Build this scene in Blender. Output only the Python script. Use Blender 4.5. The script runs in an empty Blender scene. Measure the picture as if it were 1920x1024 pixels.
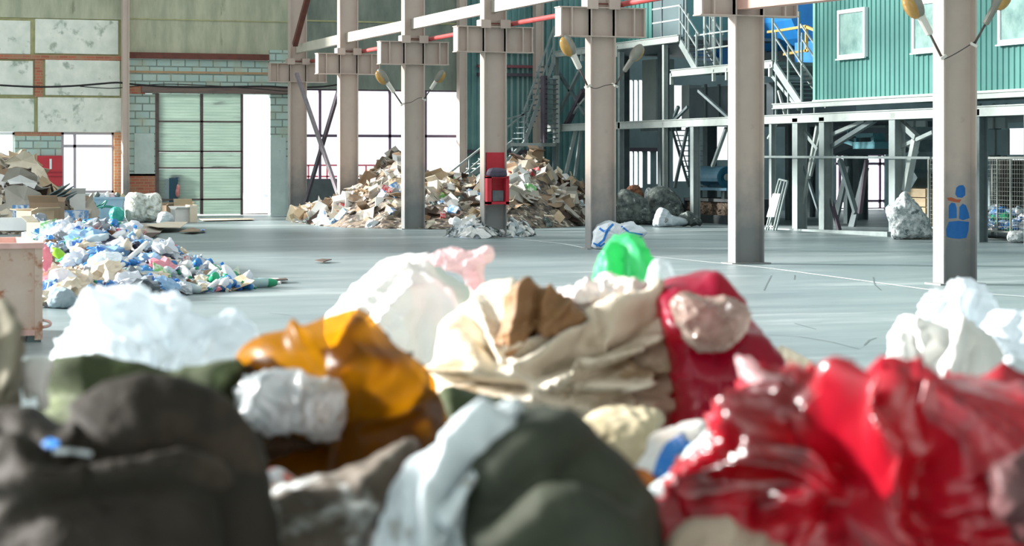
import bpy, bmesh, math, random
import numpy as np
from mathutils import Vector, Matrix, Quaternion
C = bpy.context.scene.collection
sc = bpy.context.scene

# ------------------------------------------------------------------ camera
F, HY, CX = 4000.0, 301.0, 960.0          # focal length in pixels (1920 wide), horizon row, centre column
TH = math.atan(1450.0 / 4000.0)           # the hall's long axis lies to the left of the view axis
CH = 1.634                                # eye height
sT, cT = math.sin(TH), math.cos(TH)
FW, RT, UP = Vector((sT, cT, 0)), Vector((cT, -sT, 0)), Vector((0, 0, 1))
CAM = Vector((0, 0, CH))
cd = bpy.data.cameras.new('camera'); cam = bpy.data.objects.new('camera', cd); C.objects.link(cam)
cam.location = CAM; cam.rotation_euler = (math.pi / 2, 0, -TH)
cd.sensor_width = 36.0; cd.lens = 75.0; cd.shift_y = -(512.0 - HY) / 1920.0
cd.clip_start = 0.1; cd.clip_end = 500
cd.dof.use_dof = True; cd.dof.focus_distance = 44.0; cd.dof.aperture_fstop = 3.7
sc.camera = cam

# ------------------------------------------------------------------ daylight
w = bpy.data.worlds.new('world'); sc.world = w; w.use_nodes = True
bg = w.node_tree.nodes['Background']
bg.inputs[0].default_value = (0.90, 0.97, 1.0, 1); bg.inputs[1].default_value = 0.66
sd = bpy.data.lights.new('sun', 'SUN'); sun = bpy.data.objects.new('sun', sd); C.objects.link(sun)
sd.energy = 8.0; sd.angle = math.radians(9); sd.color = (1.0, 0.97, 0.93)
_dir = (RT * 0.93 - FW * 0.22 - UP * 0.30).normalized()      # the way the sunlight travels: from the open left side
sun.rotation_euler = (-_dir).to_track_quat('Z', 'Y').to_euler()
sc.view_settings.view_transform = 'Standard'; sc.view_settings.look = 'None'
sc.view_settings.exposure = 1.0; sc.view_settings.gamma = 1.0; sc.view_settings.use_curve_mapping = False

# ------------------------------------------------------------------ points from the photograph's rays
def P(px, py, d): return CAM + FW * d + RT * ((px - CX) / F * d) + UP * ((HY - py) / F * d)
def PX(px, py, X): return P(px, py, X / (sT + (px - CX) / F * cT))
def PY(px, py, Y): return P(px, py, Y / (cT - (px - CX) / F * sT))
def PF(px, py, z=0.0): return P(px, py, F * (CH - z) / (py - HY))
def proj(p):
    q = Vector(p) - CAM; d = q.dot(FW)
    return CX + F * q.dot(RT) / d, HY - F * q.z / d, d

# ------------------------------------------------------------------ noise (vectorised gradient noise)
_rs = np.random.RandomState(7)
_perm = _rs.permutation(256); _perm = np.concatenate([_perm, _perm, _perm])
_g = _rs.normal(size=(256, 3)); _g /= np.linalg.norm(_g, axis=1)[:, None]
def pn(p):
    p = np.asarray(p, float); i = np.floor(p).astype(int); f = p - i; i &= 255
    u = f * f * f * (f * (f * 6 - 15) + 10)
    out = 0
    for dx in (0, 1):
        for dy in (0, 1):
            for dz in (0, 1):
                h = _perm[_perm[_perm[(i[:, 0] + dx) & 255] + ((i[:, 1] + dy) & 255)] + ((i[:, 2] + dz) & 255)]
                g = _g[h]
                dd = g[:, 0] * (f[:, 0] - dx) + g[:, 1] * (f[:, 1] - dy) + g[:, 2] * (f[:, 2] - dz)
                wx = u[:, 0] if dx else 1 - u[:, 0]; wy = u[:, 1] if dy else 1 - u[:, 1]; wz = u[:, 2] if dz else 1 - u[:, 2]
                out = out + dd * wx * wy * wz
    return out * 1.6
def ridge(p): return 1 - 2 * np.sqrt(np.abs(pn(p)) + 0.002)

# ------------------------------------------------------------------ materials
def lin(c):
    return tuple((v / 255 / 12.92) if v / 255 <= 0.04045 else ((v / 255 + 0.055) / 1.055) ** 2.4 for v in c) + (1.0,)
def nd(nt, t, **k):
    n = nt.nodes.new(t)
    for a, v in k.items():
        if a.startswith('i_'): n.inputs[a[2:].replace('_', ' ')].default_value = v
        else: setattr(n, a, v)
    return n
def vec(nt, mode):
    co = nt.nodes.new('ShaderNodeTexCoord')
    if mode == 'obj': return co.outputs['Object']
    s = nt.nodes.new('ShaderNodeSeparateXYZ'); c = nt.nodes.new('ShaderNodeCombineXYZ')
    nt.links.new(co.outputs['Object'], s.inputs[0])
    nt.links.new(s.outputs['X' if mode == 'xz' else 'Y'], c.inputs[0]); nt.links.new(s.outputs['Z'], c.inputs[1])
    return c.outputs[0]
def M(name, c1, c2=None, scale=4.0, rough=0.7, metal=0.0, bump=0.0, bscale=None, stretch=(1, 1, 1), c3=None, s3=1.5, t3=0.6,
      trans=0.0, clear=0.0, spec=0.4, sharp=0.25, coat=0.0, ccol=None):
    m = bpy.data.materials.new(name); m.use_nodes = True; nt = m.node_tree; L = nt.links.new
    b = nt.nodes['Principled BSDF']; out = nt.nodes['Material Output']
    b.inputs['Roughness'].default_value = rough; b.inputs['Metallic'].default_value = metal
    b.inputs['Specular IOR Level'].default_value = spec
    if coat: b.inputs['Coat Weight'].default_value = coat; b.inputs['Coat Roughness'].default_value = 0.18
    mp = nd(nt, 'ShaderNodeMapping'); mp.inputs['Scale'].default_value = stretch
    L(vec(nt, 'obj'), mp.inputs[0])
    col = None
    if c2 is not None:
        n = nd(nt, 'ShaderNodeTexNoise', i_Scale=scale, i_Detail=7.0, i_Roughness=0.62); L(mp.outputs[0], n.inputs['Vector'])
        r = nd(nt, 'ShaderNodeMapRange'); r.inputs['From Min'].default_value = 0.5 - sharp; r.inputs['From Max'].default_value = 0.5 + sharp
        L(n.outputs['Fac'], r.inputs[0])
        mx = nd(nt, 'ShaderNodeMix', data_type='RGBA'); mx.inputs[6].default_value = lin(c1); mx.inputs[7].default_value = lin(c2)
        L(r.outputs[0], mx.inputs[0]); col = mx.outputs[2]
        if c3 is not None:
            n3 = nd(nt, 'ShaderNodeTexNoise', i_Scale=s3, i_Detail=6.0, i_Roughness=0.6); L(mp.outputs[0], n3.inputs['Vector'])
            r3 = nd(nt, 'ShaderNodeMapRange'); r3.inputs['From Min'].default_value = t3; r3.inputs['From Max'].default_value = t3 + 0.08
            L(n3.outputs['Fac'], r3.inputs[0])
            m3 = nd(nt, 'ShaderNodeMix', data_type='RGBA'); m3.inputs[7].default_value = lin(c3)
            L(col, m3.inputs[6]); L(r3.outputs[0], m3.inputs[0]); col = m3.outputs[2]
        L(col, b.inputs['Base Color'])
    else:
        b.inputs['Base Color'].default_value = lin(c1)
    if bump:
        nb = nd(nt, 'ShaderNodeTexNoise', i_Scale=bscale or scale * 6, i_Detail=5.0); L(mp.outputs[0], nb.inputs['Vector'])
        bp = nd(nt, 'ShaderNodeBump'); bp.inputs['Strength'].default_value = bump; bp.inputs['Distance'].default_value = 0.02
        L(nb.outputs['Fac'], bp.inputs['Height']); L(bp.outputs[0], b.inputs['Normal'])
    last = b.outputs[0]
    if trans:
        t = nd(nt, 'ShaderNodeBsdfTranslucent')
        if ccol is not None: t.inputs[0].default_value = lin(ccol)
        elif col is not None: L(col, t.inputs[0])
        else: t.inputs[0].default_value = lin(c1)
        x = nd(nt, 'ShaderNodeMixShader'); x.inputs[0].default_value = trans
        L(last, x.inputs[1]); L(t.outputs[0], x.inputs[2]); last = x.outputs[0]
    if clear:
        t = nd(nt, 'ShaderNodeBsdfTransparent'); t.inputs[0].default_value = lin(ccol or (245, 248, 250))
        x = nd(nt, 'ShaderNodeMixShader'); x.inputs[0].default_value = clear
        L(last, x.inputs[1]); L(t.outputs[0], x.inputs[2]); last = x.outputs[0]
    L(last, out.inputs[0])
    return m
def brick_mat(name, c1, c2, mortar, bw, bh, mode='xz', ms=0.012, rough=0.85, dirt=None):
    m = bpy.data.materials.new(name); m.use_nodes = True; nt = m.node_tree; L = nt.links.new
    b = nt.nodes['Principled BSDF']; b.inputs['Roughness'].default_value = rough
    t = nd(nt, 'ShaderNodeTexBrick'); L(vec(nt, mode), t.inputs['Vector'])
    t.inputs['Color1'].default_value = lin(c1); t.inputs['Color2'].default_value = lin(c2); t.inputs['Mortar'].default_value = lin(mortar)
    t.inputs['Scale'].default_value = 1.0; t.inputs['Brick Width'].default_value = bw; t.inputs['Row Height'].default_value = bh
    t.inputs['Mortar Size'].default_value = ms; t.inputs['Bias'].default_value = 0.0
    n = nd(nt, 'ShaderNodeTexNoise', i_Scale=2.2, i_Detail=8.0); L(vec(nt, 'obj'), n.inputs['Vector'])
    mx = nd(nt, 'ShaderNodeMix', data_type='RGBA'); mx.inputs[7].default_value = lin(dirt or mortar)
    r = nd(nt, 'ShaderNodeMapRange'); r.inputs['From Min'].default_value = 0.48; r.inputs['From Max'].default_value = 0.75
    L(n.outputs['Fac'], r.inputs[0]); L(r.outputs[0], mx.inputs[0]); L(t.outputs['Color'], mx.inputs[6])
    L(mx.outputs[2], b.inputs['Base Color'])
    bp = nd(nt, 'ShaderNodeBump'); bp.inputs['Strength'].default_value = 0.5; bp.inputs['Distance'].default_value = 0.02; bp.invert = True
    L(t.outputs['Fac'], bp.inputs['Height']); L(bp.outputs[0], b.inputs['Normal'])
    return m

# ------------------------------------------------------------------ objects
def wloc(o):
    v = Vector((0, 0, 0))
    while o is not None: v = v + o.location; o = o.parent
    return v
def tag(o, label=None, cat=None, group=None, kind=None):
    if label: o['label'] = label
    if cat: o['category'] = cat
    if group: o['group'] = group
    if kind: o['kind'] = kind
    return o
def thing(name, label, cat, loc=(0, 0, 0), group=None, kind='thing'):
    o = bpy.data.objects.new(name, None); C.objects.link(o); o.location = loc; o.empty_display_size = 0.2
    return tag(o, label, cat, group, kind)
class MB:
    """collects shapes in world coordinates; build() links them as one mesh object"""
    def __init__(s): s.v = []; s.f = []
    def add(s, vs, fs):
        n = len(s.v); s.v += [Vector(v) for v in vs]; s.f += [[i + n for i in f] for f in fs]; return s
    def hexa(s, a): return s.add(a, [(3, 2, 1, 0), (4, 5, 6, 7), (0, 1, 5, 4), (1, 2, 6, 5), (2, 3, 7, 6), (3, 0, 4, 7)])
    def box(s, lo, hi):
        (a, b, c), (d, e, f) = lo, hi
        return s.hexa([(a, b, c), (d, b, c), (d, e, c), (a, e, c), (a, b, f), (d, b, f), (d, e, f), (a, e, f)])
    def obox(s, c, ax, ay, az):
        c, ax, ay, az = Vector(c), Vector(ax), Vector(ay), Vector(az)
        return s.hexa([c - ax - ay - az, c + ax - ay - az, c + ax + ay - az, c - ax + ay - az, c - ax - ay + az, c + ax - ay + az, c + ax + ay + az, c - ax + ay + az])
    def bar(s, p, q, w, h=None, side=None):
        """a straight member from p to q; h is its height across, w its width along `side`"""
        p, q = Vector(p), Vector(q); h = h or w; d = (q - p).normalized()
        sd_ = Vector(side) if side else Vector((0, 0, 1)).cross(d)
        if sd_.length < 1e-4: sd_ = Vector((1, 0, 0))
        sd_ = (sd_ - d * sd_.dot(d)).normalized(); u = d.cross(sd_)
        return s.obox((p + q) / 2, (q - p) / 2, sd_ * w / 2, u * h / 2)
    def tube(s, pts, r, n=8, cap=True):
        pts = [Vector(p) for p in pts]; rs = r if isinstance(r, (list, tuple)) else [r] * len(pts)
        base = len(s.v); N = None
        for i, p in enumerate(pts):
            t = (pts[min(i + 1, len(pts) - 1)] - pts[max(i - 1, 0)]).normalized()
            if N is None:
                N = t.orthogonal().normalized()
            N = (N - t * N.dot(t)).normalized(); B = t.cross(N)
            for k in range(n):
                a = 2 * math.pi * k / n; s.v.append(p + (N * math.cos(a) + B * math.sin(a)) * rs[i])
        for i in range(len(pts) - 1):
            for k in range(n):
                a = base + i * n + k; b = base + i * n + (k + 1) % n
                s.f.append([a, b, b + n, a + n])
        if cap:
            s.f.append([base + k for k in range(n)][::-1]); e = base + (len(pts) - 1) * n; s.f.append([e + k for k in range(n)])
        return s
    def lathe(s, prof, c=(0, 0, 0), n=14, axis=None):
        """prof: (radius, height) pairs turned about axis through c"""
        ax = Vector(axis).normalized() if axis else Vector((0, 0, 1)); a1 = ax.orthogonal().normalized(); a2 = ax.cross(a1); c = Vector(c)
        base = len(s.v)
        for r, h in prof:
            for k in range(n):
                t = 2 * math.pi * k / n; s.v.append(c + ax * h + (a1 * math.cos(t) + a2 * math.sin(t)) * r)
        for i in range(len(prof) - 1):
            for k in range(n):
                a = base + i * n + k; b = base + i * n + (k + 1) % n; s.f.append([a, b, b + n, a + n])
        s.f.append([base + k for k in range(n)][::-1]); e = base + (len(prof) - 1) * n; s.f.append([e + k for k in range(n)])
        return s
    def build(s, name, mat, parent=None, smooth=False, bevel=0.0, origin=None):
        if parent is not None: o0 = wloc(parent)
        elif origin is not None: o0 = Vector(origin)
        else:
            lo = [min(v[k] for v in s.v) for k in range(3)]; hi = [max(v[k] for v in s.v) for k in range(3)]
            o0 = Vector(((lo[0] + hi[0]) / 2, (lo[1] + hi[1]) / 2, lo[2]))
        me = bpy.data.meshes.new(name); me.from_pydata([v - o0 for v in s.v], [], s.f)
        bm = bmesh.new(); bm.from_mesh(me); bmesh.ops.recalc_face_normals(bm, faces=bm.faces); bm.to_mesh(me); bm.free()
        if smooth: me.shade_smooth()
        me.materials.append(mat)
        o = bpy.data.objects.new(name, me); C.objects.link(o)
        if parent is not None: o.parent = parent
        else: o.location = o0
        if bevel:
            b = o.modifiers.new('bevel', 'BEVEL'); b.width = bevel; b.segments = 2; b.limit_method = 'ANGLE'
        return o
def obj_from_arrays(name, V, Fc, mat, parent=None, origin=None, smooth=True):
    o0 = wloc(parent) if parent is not None else Vector(origin if origin is not None else (0, 0, 0))
    me = bpy.data.meshes.new(name); me.from_pydata((np.asarray(V) - np.array(o0)).tolist(), [], Fc)
    if smooth: me.shade_smooth()
    me.materials.append(mat)
    o = bpy.data.objects.new(name, me); C.objects.link(o)
    if parent is not None: o.parent = parent
    else: o.location = o0
    return o
def copy_tree(o, parent=None, depth=0):
    c = o.copy(); C.objects.link(c)
    if parent is not None: c.parent = parent
    for ch in o.children: copy_tree(ch, c)
    return c
def struct(o): o['kind'] = 'structure'; return o

# ------------------------------------------------------------------ shared materials
m_floor = M('concrete floor', (138, 153, 154), (108, 125, 129), scale=0.9, rough=0.38, bump=0.35, bscale=5.0, c3=(158, 171, 171), s3=0.45, t3=0.53, stretch=(.32, 1, 1), spec=0.5, sharp=.16)
m_col = M('grey beige paint on steel', (200, 184, 172), (186, 170, 160), scale=2.0, rough=0.55, c3=(178, 160, 150), s3=4, t3=0.66)
m_colbase = M('scuffed paint at the column foot', (150, 152, 150), (122, 128, 128), scale=5, rough=0.7)
m_strut = M('cream painted strut', (206, 203, 190), (186, 182, 168), scale=3, rough=0.5)
m_redp = M('red painted pipe', (206, 92, 92), (176, 70, 66), scale=3, rough=0.5)
m_rust = M('rusty brown steel', (120, 72, 60), (90, 58, 52), scale=6, rough=0.8)
m_dark = M('dark purple grey steel', (92, 84, 96), (70, 64, 74), scale=5, rough=0.6)
m_gal = M('weathered grey steel', (158, 171, 169), (128, 142, 141), scale=3, rough=0.55, metal=0.1)
m_galwhite = M('pale grey painted steel', (184, 194, 190), (156, 168, 164), scale=3, rough=0.55)
m_gald = M('dark grey steel', (112, 128, 130), (84, 100, 104), scale=3, rough=0.6)
m_black = M('black rubber', (30, 30, 32), rough=0.6)
m_teal = M('teal corrugated sheet', (72, 136, 128), (60, 120, 116), scale=1.2, rough=0.45, c3=(120, 168, 158), s3=9, t3=0.72)
m_tealb = M('old teal corrugated sheet', (116, 160, 158), (84, 128, 128), scale=1.0, rough=0.55)
m_white = M('white window profile', (236, 240, 242), rough=0.4)
m_glass = M('grey green window glass', (176, 208, 200), (104, 142, 140), scale=2.2, rough=0.08, spec=0.8)
m_olive = M('olive stained concrete', (190, 192, 168), (156, 162, 140), scale=2.6, rough=0.9, bump=0.3, stretch=(1, 1, 0.25), c3=(128, 132, 110), s3=2.4, t3=0.60, sharp=.14)
m_olived = M('dark weathered concrete', (140, 150, 138), (108, 120, 112), scale=2.4, rough=0.9, bump=0.3, stretch=(1, 1, 0.3), sharp=.16)
m_panel = M('whitewashed concrete panel', (240, 242, 232), (216, 224, 212), scale=2.2, rough=0.9, bump=0.25, c3=(168, 180, 166), s3=1.9, t3=0.57, sharp=.15)
m_mortar = M('yellow grey mortar', (188, 186, 140), (150, 152, 116), scale=5, rough=0.95, bump=0.4)
m_brick = brick_mat('orange red brick', (186, 112, 86), (166, 96, 78), (170, 140, 112), 0.26, 0.085)
m_block = brick_mat('blue grey block', (186, 208, 200), (168, 196, 190), (126, 142, 134), 0.42, 0.22, dirt=(176, 182, 160), ms=.02)
m_plaster = M('pale blue plaster', (204, 218, 212), (176, 194, 190), scale=2.2, rough=0.9, bump=0.2, c3=(146, 164, 164), s3=1.6, t3=0.62)
m_door = M('ribbed translucent door sheet', (214, 226, 218), (188, 204, 196), scale=2.2, rough=0.5, stretch=(.5, 1, 5), trans=0.5, c3=(160, 170, 166), s3=1.2, t3=.6)
m_orangeb = brick_mat('pale orange brick', (226, 158, 112), (214, 140, 98), (222, 190, 160), 0.26, 0.085)  # paler orange than the other brick
# ================================================================== the hall
YB = 62.5                                   # inner face of the end wall
def wbox(mb, px0, py0, px1, py1, Y=YB, t=0.3):
    pm = (px0 + px1) / 2
    a = PY(px0, 0, Y).x; b = PY(px1, 0, Y).x; z1 = PY(pm, py0, Y).z; z0 = max(0.0, PY(pm, py1, Y).z)
    return mb.box((min(a, b), Y, z0), (max(a, b), Y + t, z1))
def wpart(name, mat, parent, rects, Y=YB, t=0.3, bevel=0):
    m = MB()
    for r in rects: wbox(m, *r, Y=Y, t=t)
    return m.build(name, mat, parent, bevel=bevel)

fl = MB(); fl.box((-45, -12, -0.2), (45, YB + 0.35, 0.0)); floor = struct(fl.build('floor', m_floor, origin=(0, 0, 0)))
m_crack = M('dark floor crack', (96, 108, 110), rough=0.9)
m_line = M('worn white floor line', (226, 232, 230), (196, 206, 204), scale=3, rough=0.7)
def floor_line(pts, wd, mat, name):
    m = MB(); q = [PF(*p) for p in pts]
    for a, b in zip(q, q[1:]):
        s_ = Vector((-(b - a).y, (b - a).x, 0)).normalized() * (wd if name == 'floor_line' else .006)
        z = Vector((0, 0, 0.004)); m.add([a - s_ + z, b - s_ + z, b + s_ + z, a + s_ + z], [(0, 1, 2, 3)])
    o = m.build(name, mat, floor); return o
floor_line([(960, 447), (1060, 458), (1110, 468), (1250, 484), (1440, 503), (1620, 527), (1752, 545), (1930, 557)], 0.035, m_line, 'floor_line')
for pts in ([(1446, 517), (1438, 532), (1432, 545)], [(1637, 520), (1640, 534), (1652, 545)], [(1490, 516), (1489, 525)],
            [(600, 494), (622, 491)], [(1440, 628), (1500, 632), (1560, 642), (1610, 655)], [(1530, 618), (1490, 607), (1540, 605)],
            [(1620, 648), (1630, 638), (1643, 634)], [(505, 588), (530, 590), (545, 592)]):
    floor_line(pts, 0.010, m_crack, 'floor_crack')
gr = MB(); gr.box((-60, YB + 0.36, -0.3), (60, 110, -0.06))
m_out = M('sunlit pale ground', (246, 246, 244), rough=0.9)
struct(gr.build('outside_ground', m_out, origin=(0, YB, 0)))

# unseen hall roof, slotted and closed to shape daylight, and the end behind the viewer
m_roof = M('pale roof sheet', (206, 208, 204), rough=.8)
rf = thing('ceiling', None, None, (12, 25, 9.6), kind='structure')
for k in range(9):
    x0 = -7.0 + k * 5.6
    MB().box((x0, 13, 9.6), (min(x0 + 2.3, 45), YB + .3, 9.8)).build('roof_sheet', m_roof, rf)
MB().box((-7, -10, 9.6), (45, 13, 9.8)).build('roof_sheet', m_roof, rf)
MB_l = MB(); MB_l.box((-8.3, 48, 0), (-8, YB + .3, 9.6)); struct(MB_l.build('wall_left_sunblock', m_roof, origin=(-8, 48, 0)))  # unseen wall added to keep direct sun off the far heaps
fr = MB(); fr.box((-14, -10.3, 0), (45, -10, 9.6)); struct(fr.build('wall_front', m_roof, origin=(0, -10, 0)))
wb = thing('wall_back', None, None, (0, YB, 0), kind='structure')
wpart('concrete_band', m_olive, wb, [(-140, -190, 229, 33), (229, -190, 545, 100)])
wpart('concrete_band', m_olived, wb, [(545, -190, 866, 40), (545, 43, 866, 168)])
wpart('concrete_seam', m_mortar, wb, [(545, 40, 866, 43), (240, 37, 541, 39)], Y=YB - 0.02)
wpart('mortar_bed', m_mortar, wb, [(-140, 33, 229, 247)], Y=YB + 0.04)
for r in ((-140, 37, 57, 100), (66, 37, 222, 101), (-140, 113, 62, 177), (85, 113, 225, 179), (-140, 184, 64, 247), (71, 183, 228, 248)):
    wpart('concrete_panel', m_panel, wb, [r], Y=YB - 0.03, t=0.1, bevel=0.015)
wpart('brick_course', m_brick, wb, [(-140, 102, 228, 111), (65, 112, 80, 182), (240, 161, 272, 176)], Y=YB - 0.02, t=0.1)
wpart('block_infill', m_block, wb, [(28, 255, 115, 405), (240, 112, 541, 176), (240, 176, 291, 330), (507, 176, 545, 300)])
wpart('block_infill', m_block, wb, [(505, 94, 545, 126)], Y=YB - .03, t=.2)
wpart('brick_course', m_brick, wb, [(28, 247, 115, 255), (240, 326, 291, 406)])
wpart('brick_course', M('orange mortar course', (190, 158, 120), (168, 140, 112), scale=6, rough=.9), wb, [(240, 134, 505, 138)], Y=YB - 0.015, t=0.05)
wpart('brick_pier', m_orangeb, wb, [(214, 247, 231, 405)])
wpart('sill_wall', m_plaster, wb, [(-140, 364, 28, 405), (115, 363, 214, 405)])
wpart('plaster_patch', m_plaster, wb, [(252, 250, 289, 326), (507, 258, 536, 404)], Y=YB - 0.03, t=0.1)
wpart('plaster_patch', m_plaster, wb, [(507, 300, 545, 405)])
wpart('lintel', m_rust, wb, [(240, 100, 505, 111)], Y=YB - 0.12, t=0.2)
wpart('lintel', M('brown weathered lintel', (140, 122, 112), (104, 92, 92), scale=3, rough=.85, stretch=(.4, 1, 4)), wb, [(266, 162, 566, 175)], Y=YB - 0.1, t=0.2)
wpart('sill_wall', M('dark grey sill wall', (110, 118, 118), (84, 94, 96), scale=3, rough=.85), wb, [(545, 337, 866, 406)])
# far right of the end wall, behind the machinery: dark sheet with tall openings
m_dsheet = M('dark grey green sheet', (128, 148, 150), (100, 120, 124), scale=1.5, rough=0.7)
HO = []
for i in range(4):
    HO += [(1171 + i * 9, 150, 1178 + i * 9, 240), (1171 + i * 9, 284, 1178 + i * 9, 352)]
HO += [(1214, 284, 1220, 345), (1231, 284, 1240, 345), (1257, 160, 1282, 232), (1304, 172, 1309, 222), (1262, 236, 1290, 340),
       (1330, 236, 1364, 300), (1566, 290, 1604, 393), (1610, 282, 1660, 393), (1683, 305, 1698, 352), (1363, 160, 1366, 228)]
HX0 = [(PY(a, 0, YB).x, PY(c, 0, YB).x, PY((a + c) / 2, d_, YB).z if d_ < 393 else 0.0, PY((a + c) / 2, b_, YB).z) for a, b_, c, d_ in HO]
def holed(mb, u0, u1, z0, z1, holes, face):
    us = sorted({u0, u1} | {h[0] for h in holes} | {h[1] for h in holes}); us = [u for u in us if u0 <= u <= u1]
    for a, b in zip(us, us[1:]):
        zs = sorted([(h[2], h[3]) for h in holes if h[0] <= a + 1e-6 and h[1] >= b - 1e-6]); z = z0
        for p, q in zs + [(z1, z1)]:
            if p > z + 1e-4: face(a, b, z, p)
            z = max(z, q)
m = MB(); uA, uB = PY(1166, 0, YB).x, 38.5
holed(m, uA, uB, 0, 9.0, HX0, lambda a, b, c, d: m.box((a, YB, c), (b, YB + 0.1, d)))
m.build('sheet_cladding', m_dsheet, wb)
def corrugated(mb, a, b, z0, z1, pitch, dep, nrm):
    """vertical trapezoid ribs from point a to b (plan), standing out along nrm"""
    a, b, nrm = Vector(a), Vector(b), Vector(nrm); Ln = (b - a).length; t = (b - a) / Ln; n = int(Ln / pitch); prof = []
    for i in range(n + 1):
        for u, h in ((0, 0), (0.45, 0), (0.55, 1), (0.9, 1)):
            s_ = (i + u) * pitch
            if s_ <= Ln: prof.append(a + t * s_ + nrm * dep * h)
    vs = []; fs = []
    for p in prof: vs += [Vector((p.x, p.y, z0)), Vector((p.x, p.y, z1))]
    for i in range(len(prof) - 1): fs.append((2 * i, 2 * i + 2, 2 * i + 3, 2 * i + 1))
    k = len(vs); vs += [v - nrm * 0.06 for v in vs]
    for i in range(len(prof) - 1): fs.append((k + 2 * i, k + 2 * i + 1, k + 2 * i + 3, k + 2 * i + 2))
    n2 = len(prof) - 1
    fs += [(0, 1, k + 1, k), (2 * n2, k + 2 * n2, k + 2 * n2 + 1, 2 * n2 + 1)]
    fs += [(2 * i, k + 2 * i, k + 2 * i + 2, 2 * i + 2) for i in range(n2)] + [(2 * i + 1, 2 * i + 3, k + 2 * i + 3, k + 2 * i + 1) for i in range(n2)]
    mb.add(vs, fs)
m = MB(); corrugated(m, (PY(868, 0, YB).x, YB + .06, 0), (uA, YB + .06, 0), 0, 9.0, 0.19, 0.05, (0, -1, 0)); m.build('corrugated_sheet', m_tealb, wb)
m_strip = M('translucent strip for painted light', (214, 232, 230), rough=0.3, trans=0.75)
for px in (948, 958, 970, 979, 988): wpart('rib_highlight', m_strip, wb, [(px, 95, px + 3.2, 330)], Y=YB - 0.03, t=0.05)  # slender pale strips paint in the highlights on the sheet's ribs
wpart('wall_girt', m_dark, wb, [(896, 137, 1000, 143), (870, 281, 1000, 288), (1166, 277, 1250, 284), (896, 96, 1004, 99)], Y=YB - 0.12, t=0.12)
wpart('wall_girt', M('red grey girt', (130, 76, 84), rough=.6), wb, [(896, 122, 1016, 127)], Y=YB - 0.12, t=0.12)
# right side wall, far behind the machines
XR = 38.5
wr_ = thing('wall_right', None, None, (XR, 40, 0), kind='structure')
H2 = [(PX(c, 0, XR).y, PX(a, 0, XR).y, PX((a + c) / 2, d_, XR).z, PX((a + c) / 2, b_, XR).z) for a, b_, c, d_ in ((1888, 240, 1960, 290), (1890, 296, 1940, 348))]
m = MB(); holed(m, 10, YB, 0, 9.0, H2, lambda a, b, c, d: m.box((XR, a, c), (XR + .1, b, d))); m.build('sheet_cladding', m_dsheet, wr_)

def window(n, px0, py0, px1, py1, mull=(), trans=(), mat=m_white, fw=0.07, Y=YB + 0.08, glass=True, label=None):
    pm = (px0 + px1) / 2
    x0, x1 = PY(px0, 0, Y).x, PY(px1, 0, Y).x; z1, z0 = PY(pm, py0, Y).z, PY(pm, py1, Y).z
    r = thing('window_%d' % n, None, None, ((x0 + x1) / 2, Y, z0), kind='structure')
    f = MB(); f.box((x0, Y, z0), (x0 + fw, Y + .08, z1)).box((x1 - fw, Y, z0), (x1, Y + .08, z1)).box((x0, Y, z0), (x1, Y + .08, z0 + fw)).box((x0, Y, z1 - fw), (x1, Y + .08, z1))
    f.build('frame', mat, r)
    for px in mull:
        x = PY(px, 0, Y).x; MB().box((x - .04, Y - .01, z0), (x + .04, Y + .07, z1)).build('mullion', mat, r)
    for py in trans:
        z = PY(pm, py, Y).z; MB().box((x0, Y - .01, z - .04), (x1, Y + .07, z + .04)).build('transom', mat, r)
    return r
m_framegrey = M('lilac grey window frame', (176, 170, 178), rough=.5)
window(1, -60, 248, 28, 364)
window(2, 115, 248, 214, 362, mull=(140,), trans=(274,), mat=m_framegrey)
m_mull = M('purple brown window bar', (110, 92, 112), rough=.6)
window(3, 566, 168, 866, 338, mull=(600, 731, 798), trans=(255,), mat=m_mull, fw=0.05)
window(4, 1566, 290, 1660, 392, mull=(1575, 1597, 1607, 1650), trans=(307, 377), mat=m_mull, fw=0.04)
for px in range(1259, 1290, 6): pass
# sectional door, slid partly open
dr = thing('door_1', None, None, (PY(372, 0, YB).x, YB, 0), kind='structure')
YD = YB + 0.06
def dbar(px0, py0, px1, py1, mat, nm, Y=YD - .05, t=.08): wpart(nm, mat, dr, [(px0, py0, px1, py1)], Y=Y, t=t)
for (a, b) in ((297, 378), (380, 454)):
    for (c, d) in ((176, 227), (229, 283), (286, 314), (317, 373), (375, 402)):
        mm = MB(); x0, x1 = PY(a, 0, YD).x, PY(b, 0, YD).x; z1, z0 = PY((a + b) / 2, c, YD).z, PY((a + b) / 2, d, YD).z
        n = max(3, int((z1 - z0) / 0.085)); h = (z1 - z0) / n
        for k in range(n):
            mm.hexa([(x0, YD + .03, z0 + k * h), (x1, YD + .03, z0 + k * h), (x1, YD + .06, z0 + k * h), (x0, YD + .06, z0 + k * h),
                     (x0, YD, z0 + (k + .93) * h), (x1, YD, z0 + (k + .93) * h), (x1, YD + .06, z0 + (k + 1) * h), (x0, YD + .06, z0 + (k + 1) * h)])
        mm.build('door_panel', m_door, dr)
m_dframe = M('brown grey door frame', (112, 96, 92), (84, 76, 76), scale=6, rough=.7)
dbar(288, 174, 298, 404, m_dframe, 'jamb', t=.2)
dbar(376, 175, 381, 402, m_dframe, 'mullion'); dbar(452, 175, 456, 403, m_dframe, 'mullion')
for y in (228, 284, 315, 374): dbar(296, y - 1.5, 454, y + 1.5, m_dframe, 'rail')
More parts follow.
